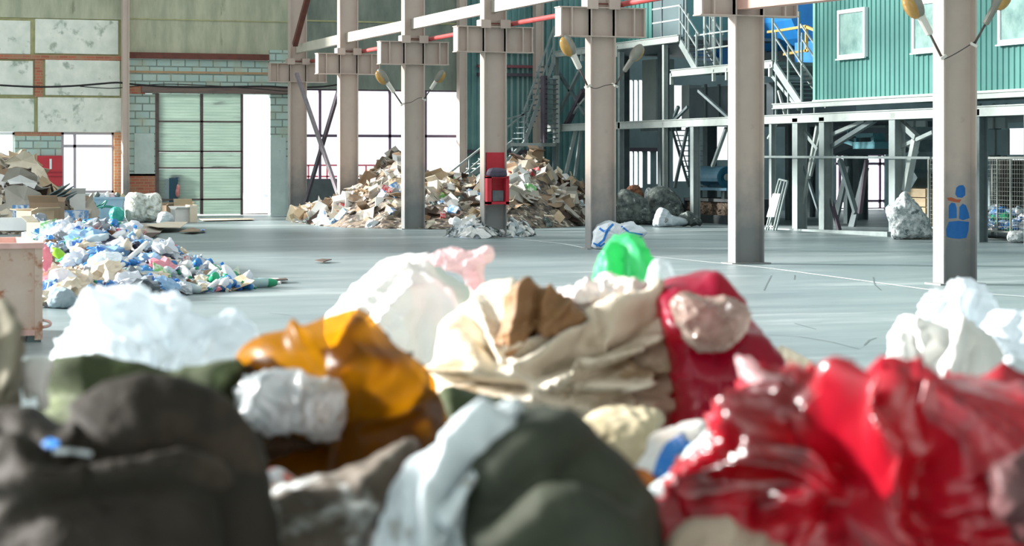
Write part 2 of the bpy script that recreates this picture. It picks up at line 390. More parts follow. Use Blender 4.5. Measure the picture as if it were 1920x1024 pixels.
# what shows through the open half of the door
V = []
mo = MB(); 
for (px, py, r_) in ((470, 385, .55), (485, 370, .6), (497, 360, .5), (505, 390, .5)):
    c = PY(px, py, 66.5); c.z = max(0.12, c.z); mo.lathe([(0.05, -c.z), (r_ * 1.2, -c.z), (r_, 0), (r_ * .6, .35 * r_), (.05, .45 * r_)], c, n=9)
o = mo.build('rubble_heap', M('bright pale rubble', (244, 240, 240), (214, 214, 226), scale=2.5, rough=.9, sharp=.1)); tag(o, 'pale rubble heap outdoors seen through the open half of the sectional door', 'heap', kind='stuff')  # debris outdoors, its white colour standing in for overexposure

# railing outside the end windows
rl = thing('outdoor_railing', 'thin red railing outside the end-wall windows behind the crossed braces', 'railing', PY(650, 390, 64.5))
m_rail = M('red railing paint', (180, 88, 104), rough=.5)
for y in (310, 331): MB().bar(PY(575, y, 64.5), PY(722, y, 64.5), .05).build('rail', m_rail, rl)
for px in (578, 613, 652, 686, 719): MB().bar(PY(px, 310, 64.5), PY(px, 345, 64.5) * 1.0 - Vector((0, 0, 1.0)), .05).build('post', m_rail, rl)

# ------------------------------------------------------------------ columns
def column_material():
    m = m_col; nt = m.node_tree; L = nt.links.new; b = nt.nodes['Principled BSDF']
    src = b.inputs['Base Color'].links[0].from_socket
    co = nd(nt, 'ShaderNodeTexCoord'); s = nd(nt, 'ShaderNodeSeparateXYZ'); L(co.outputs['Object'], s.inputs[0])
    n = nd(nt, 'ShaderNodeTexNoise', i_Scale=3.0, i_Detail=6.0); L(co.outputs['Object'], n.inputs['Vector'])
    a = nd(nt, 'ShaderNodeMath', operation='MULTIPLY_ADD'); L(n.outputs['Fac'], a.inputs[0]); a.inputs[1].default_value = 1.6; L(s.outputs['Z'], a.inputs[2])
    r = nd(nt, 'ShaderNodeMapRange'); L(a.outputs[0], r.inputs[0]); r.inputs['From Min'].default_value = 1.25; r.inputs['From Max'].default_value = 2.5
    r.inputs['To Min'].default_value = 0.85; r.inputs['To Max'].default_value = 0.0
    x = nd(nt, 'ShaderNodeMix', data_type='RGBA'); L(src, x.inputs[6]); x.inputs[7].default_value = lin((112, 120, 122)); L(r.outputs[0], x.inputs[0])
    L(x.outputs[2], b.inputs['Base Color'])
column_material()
COLS = [(1790.5, 24.5, 'steel column with the blue painted figure low on its web', True),
        (1399, 30.5, 'clean steel column standing alone on the open floor beside the green cabin', True),
        (1126, 36.5, 'steel column with the blue-striped white sack at its foot', True),
        (925, 42.5, 'steel column carrying the red fire board at chest height', True),
        (774.5, 48.5, 'steel column with two small lamps, standing before the cardboard heap', True),
        (652, 54.5, 'steel column with its foot buried at the left end of the cardboard heap', True),
        (557.5, 60.5, 'steel column against the block pier beside the open doorway', True)]
CW, BF = 0.50, 0.27
COLX = []
for i, (px, Y, lab, _) in enumerate(COLS):
    x = PY(px, 0, Y).x; COLX.append(x)
    r = thing('steel_column', lab, 'column', (x, Y, 0), 'row of crane columns')
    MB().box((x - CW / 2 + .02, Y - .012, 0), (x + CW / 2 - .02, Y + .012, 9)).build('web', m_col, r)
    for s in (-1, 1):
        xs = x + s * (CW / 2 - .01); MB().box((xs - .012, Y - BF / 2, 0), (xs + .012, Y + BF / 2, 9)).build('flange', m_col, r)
    MB().box((x - .34, Y - .2, 0), (x + .34, Y + .2, .02)).build('base_plate', m_colbase, r)
    z0, z1 = 3.93, 4.44
    cb = MB(); cb.box((x - .83, Y - .032, z0), (x + .83, Y - .014, z1)).box((x - .83, Y + .014, z0), (x + .83, Y + .032, z1))
    cb.box((x - .86, Y - .15, z0 - .02), (x + .86, Y + .15, z0)).box((x - .86, Y - .15, z1), (x + .86, Y + .15, z1 + .02))
    cbo = cb.build('corbel', m_col, r)
    for dx in (-.83, -.62, -.24, .24, .62, .83): MB().box((x + dx - .012, Y - .15, z0), (x + dx + .012, Y + .15, z1)).build('stiffener', m_col, cbo)
    for dx in (-.22, .22): MB().box((x + dx - .11, Y - .17, z1 - .02), (x + dx + .11, Y + .12, z1 + .16)).build('rail_clamp', m_col, r)
    MB().bar((x - .2, Y - .1, z1 + .08), (x + .2, Y - .1, z1 + .08), .03).build('clamp_rod', m_rust, r)
    if i == 0:
        m_bl = M('blue spray paint', (28, 96, 168), (40, 112, 180), scale=9, rough=.6); m_or = M('orange rust mark', (178, 96, 66), rough=.8)
        yf = Y - .0135
        def mark(nm, mat, pts):
            q = [PY(a, b, yf) for a, b in pts]; c = sum(q, Vector()) / len(q); k = len(q)
            MB().add(q + [v + Vector((0, .002, 0)) for v in q], [tuple(range(k)), tuple(range(2 * k - 1, k - 1, -1))] + [(j, j + k, (j + 1) % k + k, (j + 1) % k) for j in range(k)]).build(nm, mat, r)
        mark('blue_mark', m_bl, [(1793, 352), (1798, 348), (1806, 347), (1810, 353), (1810, 366), (1804, 371), (1795, 370), (1791, 364)])
        mark('blue_mark', m_bl, [(1779, 386), (1784, 380), (1791, 381), (1794, 390), (1794, 409), (1779, 410)])
        mark('blue_mark', m_bl, [(1799, 388), (1805, 382), (1811, 385), (1816, 398), (1818, 409), (1806, 413), (1798, 410)])
        mark('blue_mark', m_bl, [(1779, 416), (1797, 414), (1817, 416), (1816, 432), (1812, 446), (1800, 448), (1785, 447), (1775, 444), (1774, 430)])
        mark('orange_mark', m_or, [(1776, 371), (1784, 370), (1794, 374), (1803, 374), (1799, 380), (1790, 379), (1778, 376)])
# struts and pipe running along the row
for i in range(len(COLS) - 1):
    a, b = Vector((COLX[i], COLS[i][1] + .02, 4.88)), Vector((COLX[i + 1], COLS[i + 1][1] - .02, 4.88))
    nm = ['the blue-figure column and the lone column', 'the lone column and the striped-sack column', 'the striped-sack column and the fire board column',
          'the fire board column and the two small lamps', 'the two small lamps and the heap-end column', 'the heap-end column and the doorway column'][i]
    if i < 2: continue
    o = MB().bar(a, b, .12, .25).build('steel_strut', m_strut); tag(o, 'cream steel strut overhead between ' + nm, 'strut', 'struts between the columns', 'thing')
m = MB(); m.tube([(x + .42, c[1], 4.53) for x, c in zip(COLX[1:], COLS[1:])], .055, 10); tag(m.build('red_pipe', m_redp, smooth=True), 'long red pipe running overhead along the row of columns', 'pipe')
tag(MB().bar(PX(1392, 9, 14.9), PX(1600, -14, 14.9), .25, .16).build('rail_beam', M('faded pink rail beam', (218, 176, 158), (196, 150, 136), scale=4, rough=.6)), 'faded pink rail beam leaving the corbel of the lone column', 'beam', kind='thing')
for k, (a, b, lab) in enumerate((((556, 138), (641, 384), 'grey steel brace falling rightwards beside the doorway, half of the crossed pair'), ((634, 172), (566, 402), 'purple brown steel brace falling leftwards beside the doorway, half of the crossed pair'))):
    X = 15.05 + .14 * k; q0, q1 = PX(*a, X), PX(*b, X); r = thing('cross_brace', lab, 'brace', (q1.x, q1.y, 0), 'crossed braces')
    mt = m_dark if k else M('grey brace paint', (140, 132, 136), (112, 104, 112), scale=5, rough=.6)
    for s in (-.07, .07): MB().bar(q0 + Vector((0, s, 0)), q1 + Vector((0, s, 0)), .07).build('angle_bar', mt, r)
    MB().box((q1.x - .12, q1.y - .2, max(0, q1.z - .2)), (q1.x + .12, q1.y + .2, q1.z + .1)).build('gusset_plate', mt, r)
tag(MB().bar(PX(553, 84, 15.05), PX(592, -60, 15.05), .14).build('upper_brace', m_rust), 'rusty red brace rising steeply above the doorway column corbel', 'brace', kind='thing')
for px0, px1, lab in ((228.5, 240, 'slim pinkish wall post between the concrete panels and the sectional door'), (858, 871, 'slim white-edged post where the end windows meet the teal sheet'), (1001, 1014, 'tan wall post against the teal sheet behind the stairs')):
    a, b = PY(px0, 0, YB - .25).x, PY(px1, 0, YB - .25).x; r = thing('wall_post', lab, 'post', ((a + b) / 2, YB - .25, 0))
    MB().box((a, YB - .44, 0), (b, YB - .14, 9)).build('web', m_col, r)
    MB().box((b - .03, YB - .50, 0), (b, YB - .44, 9)).build('flange', m_col, r)

# ------------------------------------------------------------------ lamps on the columns
m_lens = M('amber lamp glass', (216, 176, 104), (186, 140, 70), scale=5, rough=.15, spec=.7, trans=.25)
m_lamp = M('grey lamp casing', (150, 148, 136), (120, 120, 112), scale=6, rough=.5)
m_lampw = M('white lamp neck', (214, 210, 200), rough=.5)
m_armd = M('dark lamp arm', (86, 76, 72), rough=.6)
def lamp(p0, p1, side, lab, sc_=1.0, white=True):
    p0, p1 = Vector(p0), Vector(p1); L_ = (p1 - p0).length; d = (p1 - p0) / L_; s = Vector(side); s = (s - d * s.dot(d)).normalized()
    r = thing('street_lamp', lab, 'lamp', p0, 'lamps on the columns'); u = L_
    MB().tube([p0, p0 + d * u * .42], .018 * u, 8).build('arm', m_armd, r, smooth=True)
    MB().lathe([(.03 * u, .34 * u), (.052 * u, .36 * u), (.058 * u, .62 * u), (.05 * u, .66 * u)], p0, 12, d).build('ballast_tube', m_lampw if white else m_lamp, r)
    c = p0 + d * .80 * u
    def ell(off, a, b, cc, n1=8, n2=14):
        vs = []; fs = []; B = d.cross(s)
        for i in range(n1 + 1):
            t = math.pi * i / n1
            for k in range(n2):
                q = 2 * math.pi * k / n2; vs.append(c + s * off + d * a * math.cos(t) + (s * b * math.cos(q) + B * cc * math.sin(q)) * max(math.sin(t), .02))
        for i in range(n1):
            for k in range(n2): fs.append((i * n2 + k, i * n2 + (k + 1) % n2, (i + 1) * n2 + (k + 1) % n2, (i + 1) * n2 + k))
        return vs, fs
    MB().add(*ell(0, .21 * u, .10 * u, .12 * u)).build('reflector', m_lamp, r, smooth=True)
    MB().add(*ell(.055 * u, .19 * u, .11 * u, .105 * u)).build('lens', m_lens, r, smooth=True)
    MB().obox(p0, d * .02 * u, s * .05, d.cross(s) * .05).build('bracket', m_lampw, r)
def lp(i, a, b, side, lab, w=True):
    D = proj((COLX[i], COLS[i][1], 2))[2] - .25; lamp(P(*a, D), P(*b, D - .15), side, lab, white=w)
lp(0, (1766, 108), (1702, -18), -RT - UP * .3 - FW * .4, 'large amber-glass lamp left of the column with the blue figure')
lp(0, (1826, 84), (1888, -28), RT - UP * .4 - FW * .2, 'large dark-bodied lamp right of the column with the blue figure', False)
lp(2, (1102, 162), (1058, 66), -RT - UP * .3 - FW * .5, 'amber-glass lamp left of the column with the striped sack')
lp(2, (1153, 160), (1203, 84), RT * .3 - UP * .6 + FW * .8, 'grey backed lamp right of the column with the striped sack', False)
lp(4, (754, 196), (709, 130), -RT - UP * .5 - FW * .3, 'small lamp with amber glass left of the column before the heap')
lp(4, (795, 186), (831, 132), RT - UP * .8 + FW * .3, 'small pale lamp right of the column before the heap')
def cable(pts, r, name, lab, mat=None, n=6):
    q = [];
    for i in range(len(pts) - 1):
        for k in range(6):
            t = k / 6; p_, a, b, e = pts[max(i - 1, 0)], pts[i], pts[i + 1], pts[min(i + 2, len(pts) - 1)]
            q.append(0.5 * (2 * a + (b - p_) * t + (2 * p_ - 5 * a + 4 * b - e) * t * t + (3 * a - p_ - 3 * b + e) * t ** 3))
    q.append(pts[-1]); o = MB().tube(q, r, n).build(name, mat or m_black, smooth=True); return tag(o, lab, 'cable')
for i, pts, lab in ((0, ((1766, 107), (1772, 110), (1796, 98), (1828, 78)), 'thin cable slung between the two large lamps'),
                    (2, ((1102, 160), (1116, 166), (1136, 160), (1153, 158)), 'thin cable slung between the lamps above the striped sack'),
                    (4, ((754, 194), (770, 192), (785, 184), (795, 184)), 'thin cable slung between the two small lamps')):
    D = proj((COLX[i], COLS[i][1], 2))[2] - .28; cable([P(a, b, D) for a, b in pts], .006, 'lamp_cable', lab)
cable([PY(a, b, YB - .35) for a, b in ((-30, 158), (40, 162), (85, 163), (140, 161), (190, 157), (222, 155), (260, 159), (330, 163), (420, 163), (500, 162), (540, 164), (600, 163), (640, 158))], .028, 'wall_cable', 'thick dark cable sagging across the panelled end wall')
cable([PY(a, b, YB - .33) for a, b in ((150, 162), (190, 165), (222, 165), (300, 158), (380, 160), (460, 165), (540, 171), (580, 168))], .013, 'wall_cable', 'thin lower cable along the brown lintel over the sectional door')
o = wpart('fire_board', M('red board paint', (204, 62, 72), (182, 50, 62), scale=3, rough=.5), None, [(66, 292, 117, 349)], Y=YB - .12, t=.1); tag(o, 'red painted fire board under the block infill beside the left window', 'board', kind='thing')
for px, py0, py1 in ((93, 298, 317),): MB().box((PY(px, 0, YB - .16).x, YB - .16, PY(px, py1, YB).z), (PY(px + 4, 0, YB - .16).x, YB - .12, PY(px, py0, YB).z)).build('handle', m_white, o)
for y in (322, 330): wpart('slat', M('dark red slat', (160, 40, 54), rough=.5), o, [(66, y, 117, y + 2)], Y=YB - .14, t=.03)
# ================================================================== soft sacks and bags
from mathutils.bvhtree import BVHTree
def closed_curve(pts, n):
    p = np.array(pts, float); k = len(p); out = []
    for i in range(k):
        a, b, c, e = p[(i - 1) % k], p[i], p[(i + 1) % k], p[(i + 2) % k]
        for t in np.linspace(0, 1, 14, endpoint=False):
            out.append(0.5 * (2 * b + (c - a) * t + (2 * a - 5 * b + 4 * c - e) * t * t + (3 * b - a - 3 * c + e) * t ** 3))
    out = np.array(out); out = np.vstack([out, out[:1]])
    s = np.concatenate([[0], np.cumsum(np.linalg.norm(np.diff(out, axis=0), axis=1))])
    u = np.linspace(0, s[-1], n, endpoint=False)
    return np.stack([np.interp(u, s, out[:, 0]), np.interp(u, s, out[:, 1])], 1)
def seg_dist(X, Y, pts):
    best = np.full(X.shape, 1e9)
    for (x0, y0), (x1, y1) in zip(pts, pts[1:]):
        dx, dy = x1 - x0, y1 - y0; t = np.clip(((X - x0) * dx + (Y - y0) * dy) / (dx * dx + dy * dy + 1e-9), 0, 1)
        best = np.minimum(best, np.hypot(X - x0 - t * dx, Y - y0 - t * dy))
    return best
def P_arr(X, Y, D):
    f, r, u, c = (np.array(v) for v in (FW, RT, UP, CAM))
    return c + D[..., None] * (f + ((X - CX) / F)[..., None] * r + ((HY - Y) / F)[..., None] * u)
BAGS = {}
def bag(name, label, cat, outline, d, T, mat, seed=0, floor=True, foot=None, center=None, wr=(.03, .012, .006), fq=(4, 10, 24), an=(1, 1, 1),
        folds=(), group=None, parent=None, nu=220, nv=70, ex=.62, warp=.25, tilt=0.0, fa=None, cl=None):
    o_ = list(outline); yf = HY + F * CH / d
    ys = [p[1] for p in o_]; xs = [p[0] for p in o_]
    if floor:
        xl, xr = foot or (min(xs) + .06 * (max(xs) - min(xs)), max(xs) - .06 * (max(xs) - min(xs)))
        yl, yr = o_[0][1], o_[-1][1]
        h = yf - max(yl, yr)
        o_ = o_ + [((xr + o_[-1][0]) / 2, yr + .5 * (yf - yr)), (xr, yf - .08 * abs(h)), (xr - .06 * (xr - xl), yf), (xl + .06 * (xr - xl), yf), (xl, yf - .08 * abs(h)), ((xl + o_[0][0]) / 2, yl + .5 * (yf - yl))]
    oc = closed_curve(o_, nu)
    if center is None:
        vis = oc[oc[:, 1] < min(1100, yf)]
        center = ((oc[:, 0].min() + oc[:, 0].max()) / 2, min((oc[:, 1].min() + min(yf if floor else 9e9, oc[:, 1].max())) / 2, oc[:, 1].min() + 260))
    ph = np.linspace(-math.pi / 2 + .03, math.pi / 2 - .03, nv)
    r = np.cos(ph) ** ex; s = np.sin(ph)
    X = center[0] + (oc[:, 0] - center[0])[None, :] * r[:, None]
    Y = center[1] + (oc[:, 1] - center[1])[None, :] * r[:, None]
    D = d - T * s[:, None] + 0 * X + tilt * (Y - center[1]) * d / F
    V = P_arr(X, Y, D)
    du = np.roll(V, -1, 1) - np.roll(V, 1, 1); dv = np.gradient(V, axis=0); N = np.cross(du, dv)
    N /= np.linalg.norm(N, axis=2)[..., None] + 1e-12
    if (N * (V - V.mean((0, 1)))).sum() < 0: N = -N
    Q = V.reshape(-1, 3) * np.array(an) + seed * 7.31
    Wp = np.stack([pn(Q * fq[0] * .6 + 11.3), pn(Q * fq[0] * .6 + 47.7), pn(Q * fq[0] * .6 + 83.1)], 1) * warp / fq[0] * 2
    Q = Q + Wp
    if cl is None: cl = 0.0 if ('plastic' in name or 'scrap' in name or 'film' in name or 'paper' in name) else 1.0
    if cl:      # woven cloth: long meandering folds in two directions, each fading in and out
        B = V.reshape(-1, 3) @ np.array([list(RT), list(FW), list(UP)]).T
        rr = np.random.RandomState(seed + 100); fa_ = fa if fa is not None else (rr.uniform(-35, 40), rr.uniform(60, 125))
        disp = wr[0] * .9 * pn(Q * fq[0] * .8) + wr[2] * .7 * ridge(Q * fq[2] * .8 + 9.7)
        for k, a_ in enumerate(fa_):
            a_ = math.radians(a_); ac = -B[:, 0] * math.sin(a_) + B[:, 2] * math.cos(a_); al = B[:, 0] * math.cos(a_) + B[:, 2] * math.sin(a_)
            L3 = np.stack([ac * 2.2 * fq[0] / 4, al * .8 * fq[0] / 4, B[:, 1] * 1.5 + seed * 3.1 + k * 9], 1)
            ph_ = ac * fq[0] * 6.5 + B[:, 1] * 4 + 4.2 * pn(L3) + 1.2 * pn(L3 * 3.1)
            f1 = (1 - np.abs(np.sin(ph_))) ** 1.6; f2 = (1 - np.abs(np.sin(ph_ * 2.3 + 1.7 * pn(L3 * 2 + 4)))) ** 1.6
            m1 = np.clip(pn(L3 * 1.3 + 31) * 2.0 + .35, 0, 1); m2 = np.clip(pn(L3 * 2.3 + 57) * 2.2 + .2, 0, 1)
            disp = disp + (1 if k == 0 else .7) * (wr[1] * 2.3 * f1 * m1 + wr[1] * 1.0 * f2 * m2)
    else:
        disp = wr[0] * ridge(Q * fq[0]) + wr[1] * 1.15 * ridge(Q * fq[1] + 5.1) + wr[2] * 1.2 * ridge(Q * fq[2] + 9.7)
    disp = disp.reshape(X.shape)
    disp = (disp - disp[nv // 2 - 3:nv // 2 + 4].mean()) * (.65 + .35 * np.abs(s[:, None]))
    front = np.clip((s[:, None] - .05) / .4, 0, 1)
    for pts, wd, am in folds: disp = disp + front * am * np.exp(-(seg_dist(X, Y, pts) / wd) ** 2)
    V = V + N * disp[..., None]
    V[..., 2] = np.maximum(V[..., 2], 0.006)
    Fc = []
    for i in range(nv - 1):
        for k in range(nu): Fc.append((i * nu + k, i * nu + (k + 1) % nu, (i + 1) * nu + (k + 1) % nu, (i + 1) * nu + k))
    Fc.append(tuple(range(nu))[::-1]); Fc.append(tuple((nv - 1) * nu + k for k in range(nu)))
    Vf = V.reshape(-1, 3); lo = Vf.min(0); hi = Vf.max(0)
    ob = obj_from_arrays(name, Vf, Fc, mat, parent, origin=((lo[0] + hi[0]) / 2, (lo[1] + hi[1]) / 2, lo[2]))
    bm = bmesh.new(); bm.from_mesh(ob.data); bmesh.ops.recalc_face_normals(bm, faces=bm.faces); bm.to_mesh(ob.data); bm.free(); ob.data.shade_smooth()
    if label: tag(ob, label, cat, group, 'thing')
    BAGS[ob.name] = BVHTree.FromPolygons([tuple(v) for v in Vf], Fc)
    return ob
def on_bag(ob, px, py, lift=.004):
    dr_ = (P(px, py, 1) - CAM).normalized(); h = BAGS[ob.name].ray_cast(CAM, dr_)
    return None if h[0] is None else h[0] - dr_ * lift
def patch_on(ob, cx, cy, rx, ry, rot, mat, name, n=28, rings=7):
    """a stain-like patch following the bag's visible surface"""
    vs = []; ok = True
    for i in range(rings + 1):
        for k in range(n):
            a = 2 * math.pi * k / n; q = i / rings * (1 + .16 * math.sin(3 * a + 1) + .09 * math.sin(5 * a)); u, v = rx * q * math.cos(a), ry * q * math.sin(a)
            h = on_bag(ob, cx + u * math.cos(rot) - v * math.sin(rot), cy + u * math.sin(rot) + v * math.cos(rot), .003)
            if h is None: return None
            vs.append(h)
    m = MB(); m.add(vs, [(i * n + k, i * n + (k + 1) % n, (i + 1) * n + (k + 1) % n, (i + 1) * n + k) for i in range(rings) for k in range(n)]); return m.build(name, mat, ob, smooth=True)
def strip_on(ob, pts, wpx, mat, name, lift=.012):
    """a flat ribbon lying on the bag's visible surface"""
    vs = []; dense = []
    for a, b in zip(pts, pts[1:]):
        for t in np.linspace(0, 1, 8, endpoint=False): dense.append((a[0] + (b[0] - a[0]) * t, a[1] + (b[1] - a[1]) * t))
    dense.append(pts[-1]); m = MB(); prev = None; n = 0
    for i, q in enumerate(dense):
        j = dense[min(i + 1, len(dense) - 1)]; k = dense[max(i - 1, 0)]
        tx, ty = j[0] - k[0], j[1] - k[1]; l_ = math.hypot(tx, ty) or 1; nx, ny = -ty / l_ * wpx / 2, tx / l_ * wpx / 2
        A, B = on_bag(ob, q[0] + nx, q[1] + ny, lift), on_bag(ob, q[0] - nx, q[1] - ny, lift)
        if A is None or B is None: prev = None; continue
        th = (A - CAM).normalized() * .003; n0 = len(m.v); m.v += [A, B, A + th, B + th]
        if prev is not None:
            p = prev; m.f += [[p, p + 1, n0 + 1, n0], [p + 2, n0 + 2, n0 + 3, p + 3], [p, n0, n0 + 2, p + 2], [p + 1, p + 3, n0 + 3, n0 + 1]]
        prev = n0
    return m.build(name, mat, ob, smooth=False) if m.f else None

m_sackdark = M('dark olive tarpaulin sack', (46, 39, 30), (28, 25, 21), scale=3, rough=.72, c3=(60, 50, 40), s3=3, t3=.58, bump=.3, bscale=30, spec=.25)
m_sackgreen = M('dusty green tarpaulin', (74, 86, 52), (50, 58, 38), scale=5, rough=.8, c3=(118, 130, 92), s3=3, t3=.6)
m_sackgrey = M('grey brown dirty sack', (116, 106, 94), (58, 52, 46), scale=6, rough=.75, c3=(204, 208, 208), s3=4, t3=.53)
m_sackwhite = M('white woven sack', (244, 245, 244), (232, 231, 226), scale=5, rough=.7, trans=.12, c3=(196, 184, 160), s3=3, t3=.66)
m_sackbeige = M('grubby beige woven sack', (230, 222, 208), (200, 186, 162), scale=4, rough=.7, bump=.25, bscale=60, c3=(150, 132, 104), s3=3.4, t3=.55)  # the darker stains also stand in for shade in the folds
m_sackcream = M('dirty cream sack', (206, 196, 170), (164, 150, 116), scale=9, rough=.8, c3=(128, 112, 80), s3=6, t3=.58)
m_film = M('cloudy white plastic film', (240, 246, 250), (222, 232, 238), scale=5, rough=.3, trans=.45, clear=.12, spec=.6)
m_clear = M('clear crumpled plastic', (222, 230, 234), (184, 190, 194), scale=6, rough=.18, trans=.35, clear=.35, spec=.9)
m_orange = M('amber translucent plastic sack', (92, 46, 4), (66, 30, 4), scale=3, rough=.36, trans=.4, clear=.55, spec=.5, ccol=(255, 208, 70))
m_redbag = M('glossy red plastic film', (156, 8, 30), (184, 26, 50), scale=4, rough=.3, c3=(74, 3, 14), s3=2.6, t3=.50, sharp=.16, trans=.26, spec=.9, ccol=(240, 40, 70), coat=.25)  # dark blotches stand in for shade deep in the folds
m_crimson = M('crimson plastic sack', (150, 16, 52), (122, 10, 42), scale=4, rough=.35, trans=.35, spec=.5, ccol=(240, 30, 90))
m_pink = M('pale pink plastic', (250, 236, 236), (240, 196, 202), scale=7, rough=.4, trans=.4, c3=(236, 120, 140), s3=5, t3=.66)
m_green = M('bright green plastic', (36, 184, 110), (120, 216, 168), scale=5, stretch=(1.5, 1.5, .4), rough=.35, trans=.45, ccol=(70, 230, 140))
m_ragwhite = M('white scrap of plastic', (250, 250, 250), rough=.5, trans=.25)
m_brown = M('brown wrapping', (150, 112, 74), (112, 82, 54), scale=5, rough=.6, c3=(190, 160, 120), s3=5, t3=.6)
m_darkgreen = M('dark green grey tarpaulin', (62, 66, 52), (38, 44, 36), scale=3, rough=.75, spec=.3)
m_bluewhite = M('pale blue white sheeting', (224, 232, 236), (186, 198, 204), scale=6, rough=.45, c3=(130, 124, 112), s3=6, t3=.62, trans=.15)
m_palesheet = M('pale grey blue woven plastic', (200, 216, 216), (186, 202, 202), scale=6, rough=.5)
m_blueband = M('bright blue plastic band', (28, 110, 196), (40, 130, 210), scale=8, rough=.4)
m_rubbish = M('brown crumpled contents', (66, 46, 26), (40, 29, 18), scale=12, rough=.85, c3=(130, 112, 84), s3=14, t3=.62)

FG = 'waste sacks in front'
# front row
b1 = bag('waste_sack', 'large dark olive tarpaulin sack in the bottom left corner', 'sack',
    [(-80, 900), (-70, 800), (-20, 770), (50, 768), (110, 800), (150, 800), (210, 757), (285, 738), (365, 752), (430, 790), (472, 845), (490, 910), (500, 1010), (505, 1100)], 4.05, .34, m_sackdark, 1, wr=(.016, .008, .004), fq=(3, 9, 26), an=(.6, 1, 1.6), group=FG,
    folds=[([(130, 835), (200, 775), (290, 750), (400, 782), (462, 850), (482, 960), (490, 1060)], 26, .05), ([(90, 868), (200, 850), (330, 818), (415, 835), (446, 900), (452, 1060)], 20, -.06),
           ([(-40, 860), (40, 850), (90, 880)], 25, .03), ([(-40, 905), (160, 895), (330, 880), (420, 900)], 26, .035), ([(60, 960), (200, 930), (300, 960)], 40, -.025), ([(0, 800), (60, 810), (110, 840)], 14, -.03)])
strip_on(b1, [(84, 838), (92, 830), (108, 836)], 16, m_blueband, 'blue_strap'); strip_on(b1, [(100, 846), (135, 846), (172, 852)], 10, m_bluewhite, 'pale_strap')
b14 = bag('waste_sack', 'dark green sack at bottom centre', 'sack',
    [(845, 1090), (850, 920), (895, 815), (950, 768), (1005, 757), (1062, 772), (1110, 822), (1160, 872), (1202, 930), (1235, 1000), (1246, 1100)], 4.0, .32, m_darkgreen, 2, wr=(.014, .006, .003), group=FG,
    folds=[([(920, 880), (980, 830), (1060, 800), (1130, 850), (1190, 940)], 40, .03), ([(930, 960), (1000, 900), (1080, 880), (1150, 940)], 30, -.05), ([(960, 1010), (1040, 940), (1110, 960), (1140, 1030)], 60, .07)])
b14b = bag('plastic_sheet', 'pale blue white plastic sheeting draped over the left of the dark green sack', 'sheet',
    [(690, 1100), (712, 1010), (742, 925), (770, 870), (822, 830), (882, 790), (942, 760), (978, 758), (945, 800), (903, 870), (882, 935), (905, 1000), (935, 1100)], 3.86, .12, m_bluewhite, 3, wr=(.018, .010, .004), fq=(5, 12, 28), an=(1.6, 1.6, .5), group=FG, foot=(690, 960),
    folds=[([(800, 1040), (810, 920), (850, 850), (920, 790)], 18, .05), ([(850, 1040), (848, 940), (880, 870)], 14, -.04)])
b15 = bag('waste_sack', 'grey brown streaked sack lying between the dark olive and the green sack', 'sack',
    [(430, 1100), (440, 960), (500, 915), (560, 892), (640, 868), (700, 842), (735, 822), (775, 818), (800, 830), (792, 865), (755, 925), (715, 1000), (700, 1100)], 4.5, .28, m_sackgrey, 4, wr=(.026, .012, .006), fq=(4, 10, 26), an=(.7, 1, 1.8), group=FG,
    folds=[([(440, 1000), (540, 950), (680, 920), (760, 850)], 18, .045), ([(450, 960), (560, 920), (650, 895)], 12, -.04), ([(460, 1060), (560, 990), (690, 960)], 16, .04)])
bag('plastic_scrap', 'small white and red scrap between the orange sack and the grey brown sack', 'scrap', [(497, 900), (505, 882), (525, 878), (545, 890), (556, 905), (540, 918), (515, 922)], 4.76, .06, M('white and orange red scrap', (228, 228, 232), (222, 96, 70), scale=16, rough=.5, sharp=.04), 5, floor=False, nu=60, nv=20, wr=(.008, .004, .002), group='small scraps among the sacks')
# red heap of film, right
b18 = bag('red_plastic_bag', 'big crumpled glossy red plastic bag filling the bottom right corner', 'bag',
    [(1225, 1100), (1236, 985), (1262, 930), (1302, 862), (1346, 792), (1392, 742), (1420, 715), (1470, 712), (1540, 696), (1600, 712), (1660, 706), (1702, 722), (1745, 728), (1800, 722), (1862, 709), (1925, 722), (2010, 760), (2040, 900), (2030, 1100)], 4.3, .36, m_redbag, 6, wr=(.060, .028, .008), fq=(3.4, 7.5, 19), warp=.8, group=FG, nu=300, nv=100,
    folds=[([(1560, 760), (1640, 830), (1680, 930), (1690, 1010)], 24, .08), ([(1480, 790), (1560, 820), (1600, 900), (1560, 960)], 26, -.09), ([(1400, 780), (1420, 860), (1360, 930), (1270, 985)], 30, .05),
           ([(1700, 770), (1790, 800), (1850, 860)], 60, .05), ([(1740, 880), (1720, 960), (1760, 1040)], 36, -.07), ([(1430, 960), (1520, 930), (1600, 930)], 26, .05), ([(1760, 960), (1830, 930), (1870, 990)], 18, .06)])
bag('plastic_flap', 'pointed pale pink flap sticking up at the left top of the red plastic bag', 'scrap', [(1377, 668), (1400, 676), (1440, 694), (1480, 712), (1500, 740), (1470, 760), (1425, 742), (1398, 712)], 4.25, .06, m_pink, 7, floor=False, wr=(.012, .006, .003), nu=80, nv=24, group='small scraps among the sacks')
bag('bottle_cap_scrap', 'small white scrap with a blue tip on the red plastic bag', 'scrap', [(1556, 704), (1560, 692), (1570, 687), (1580, 694), (1578, 708), (1566, 712)], 4.3, .02, m_ragwhite, 8, floor=False, wr=(.002, .001, .001), nu=40, nv=16, group='small scraps among the sacks')
bag('plastic_scrap', 'pinkish grey wad of film at the right edge over the red bag', 'scrap', [(1868, 900), (1886, 860), (1930, 840), (1990, 860), (2000, 990), (1930, 1020), (1880, 970)], 3.8, .10, M('pinkish grey film', (112, 80, 80), (84, 50, 54), scale=6, rough=.5, trans=.2), 9, floor=False, nu=90, nv=30, group='small scraps among the sacks')
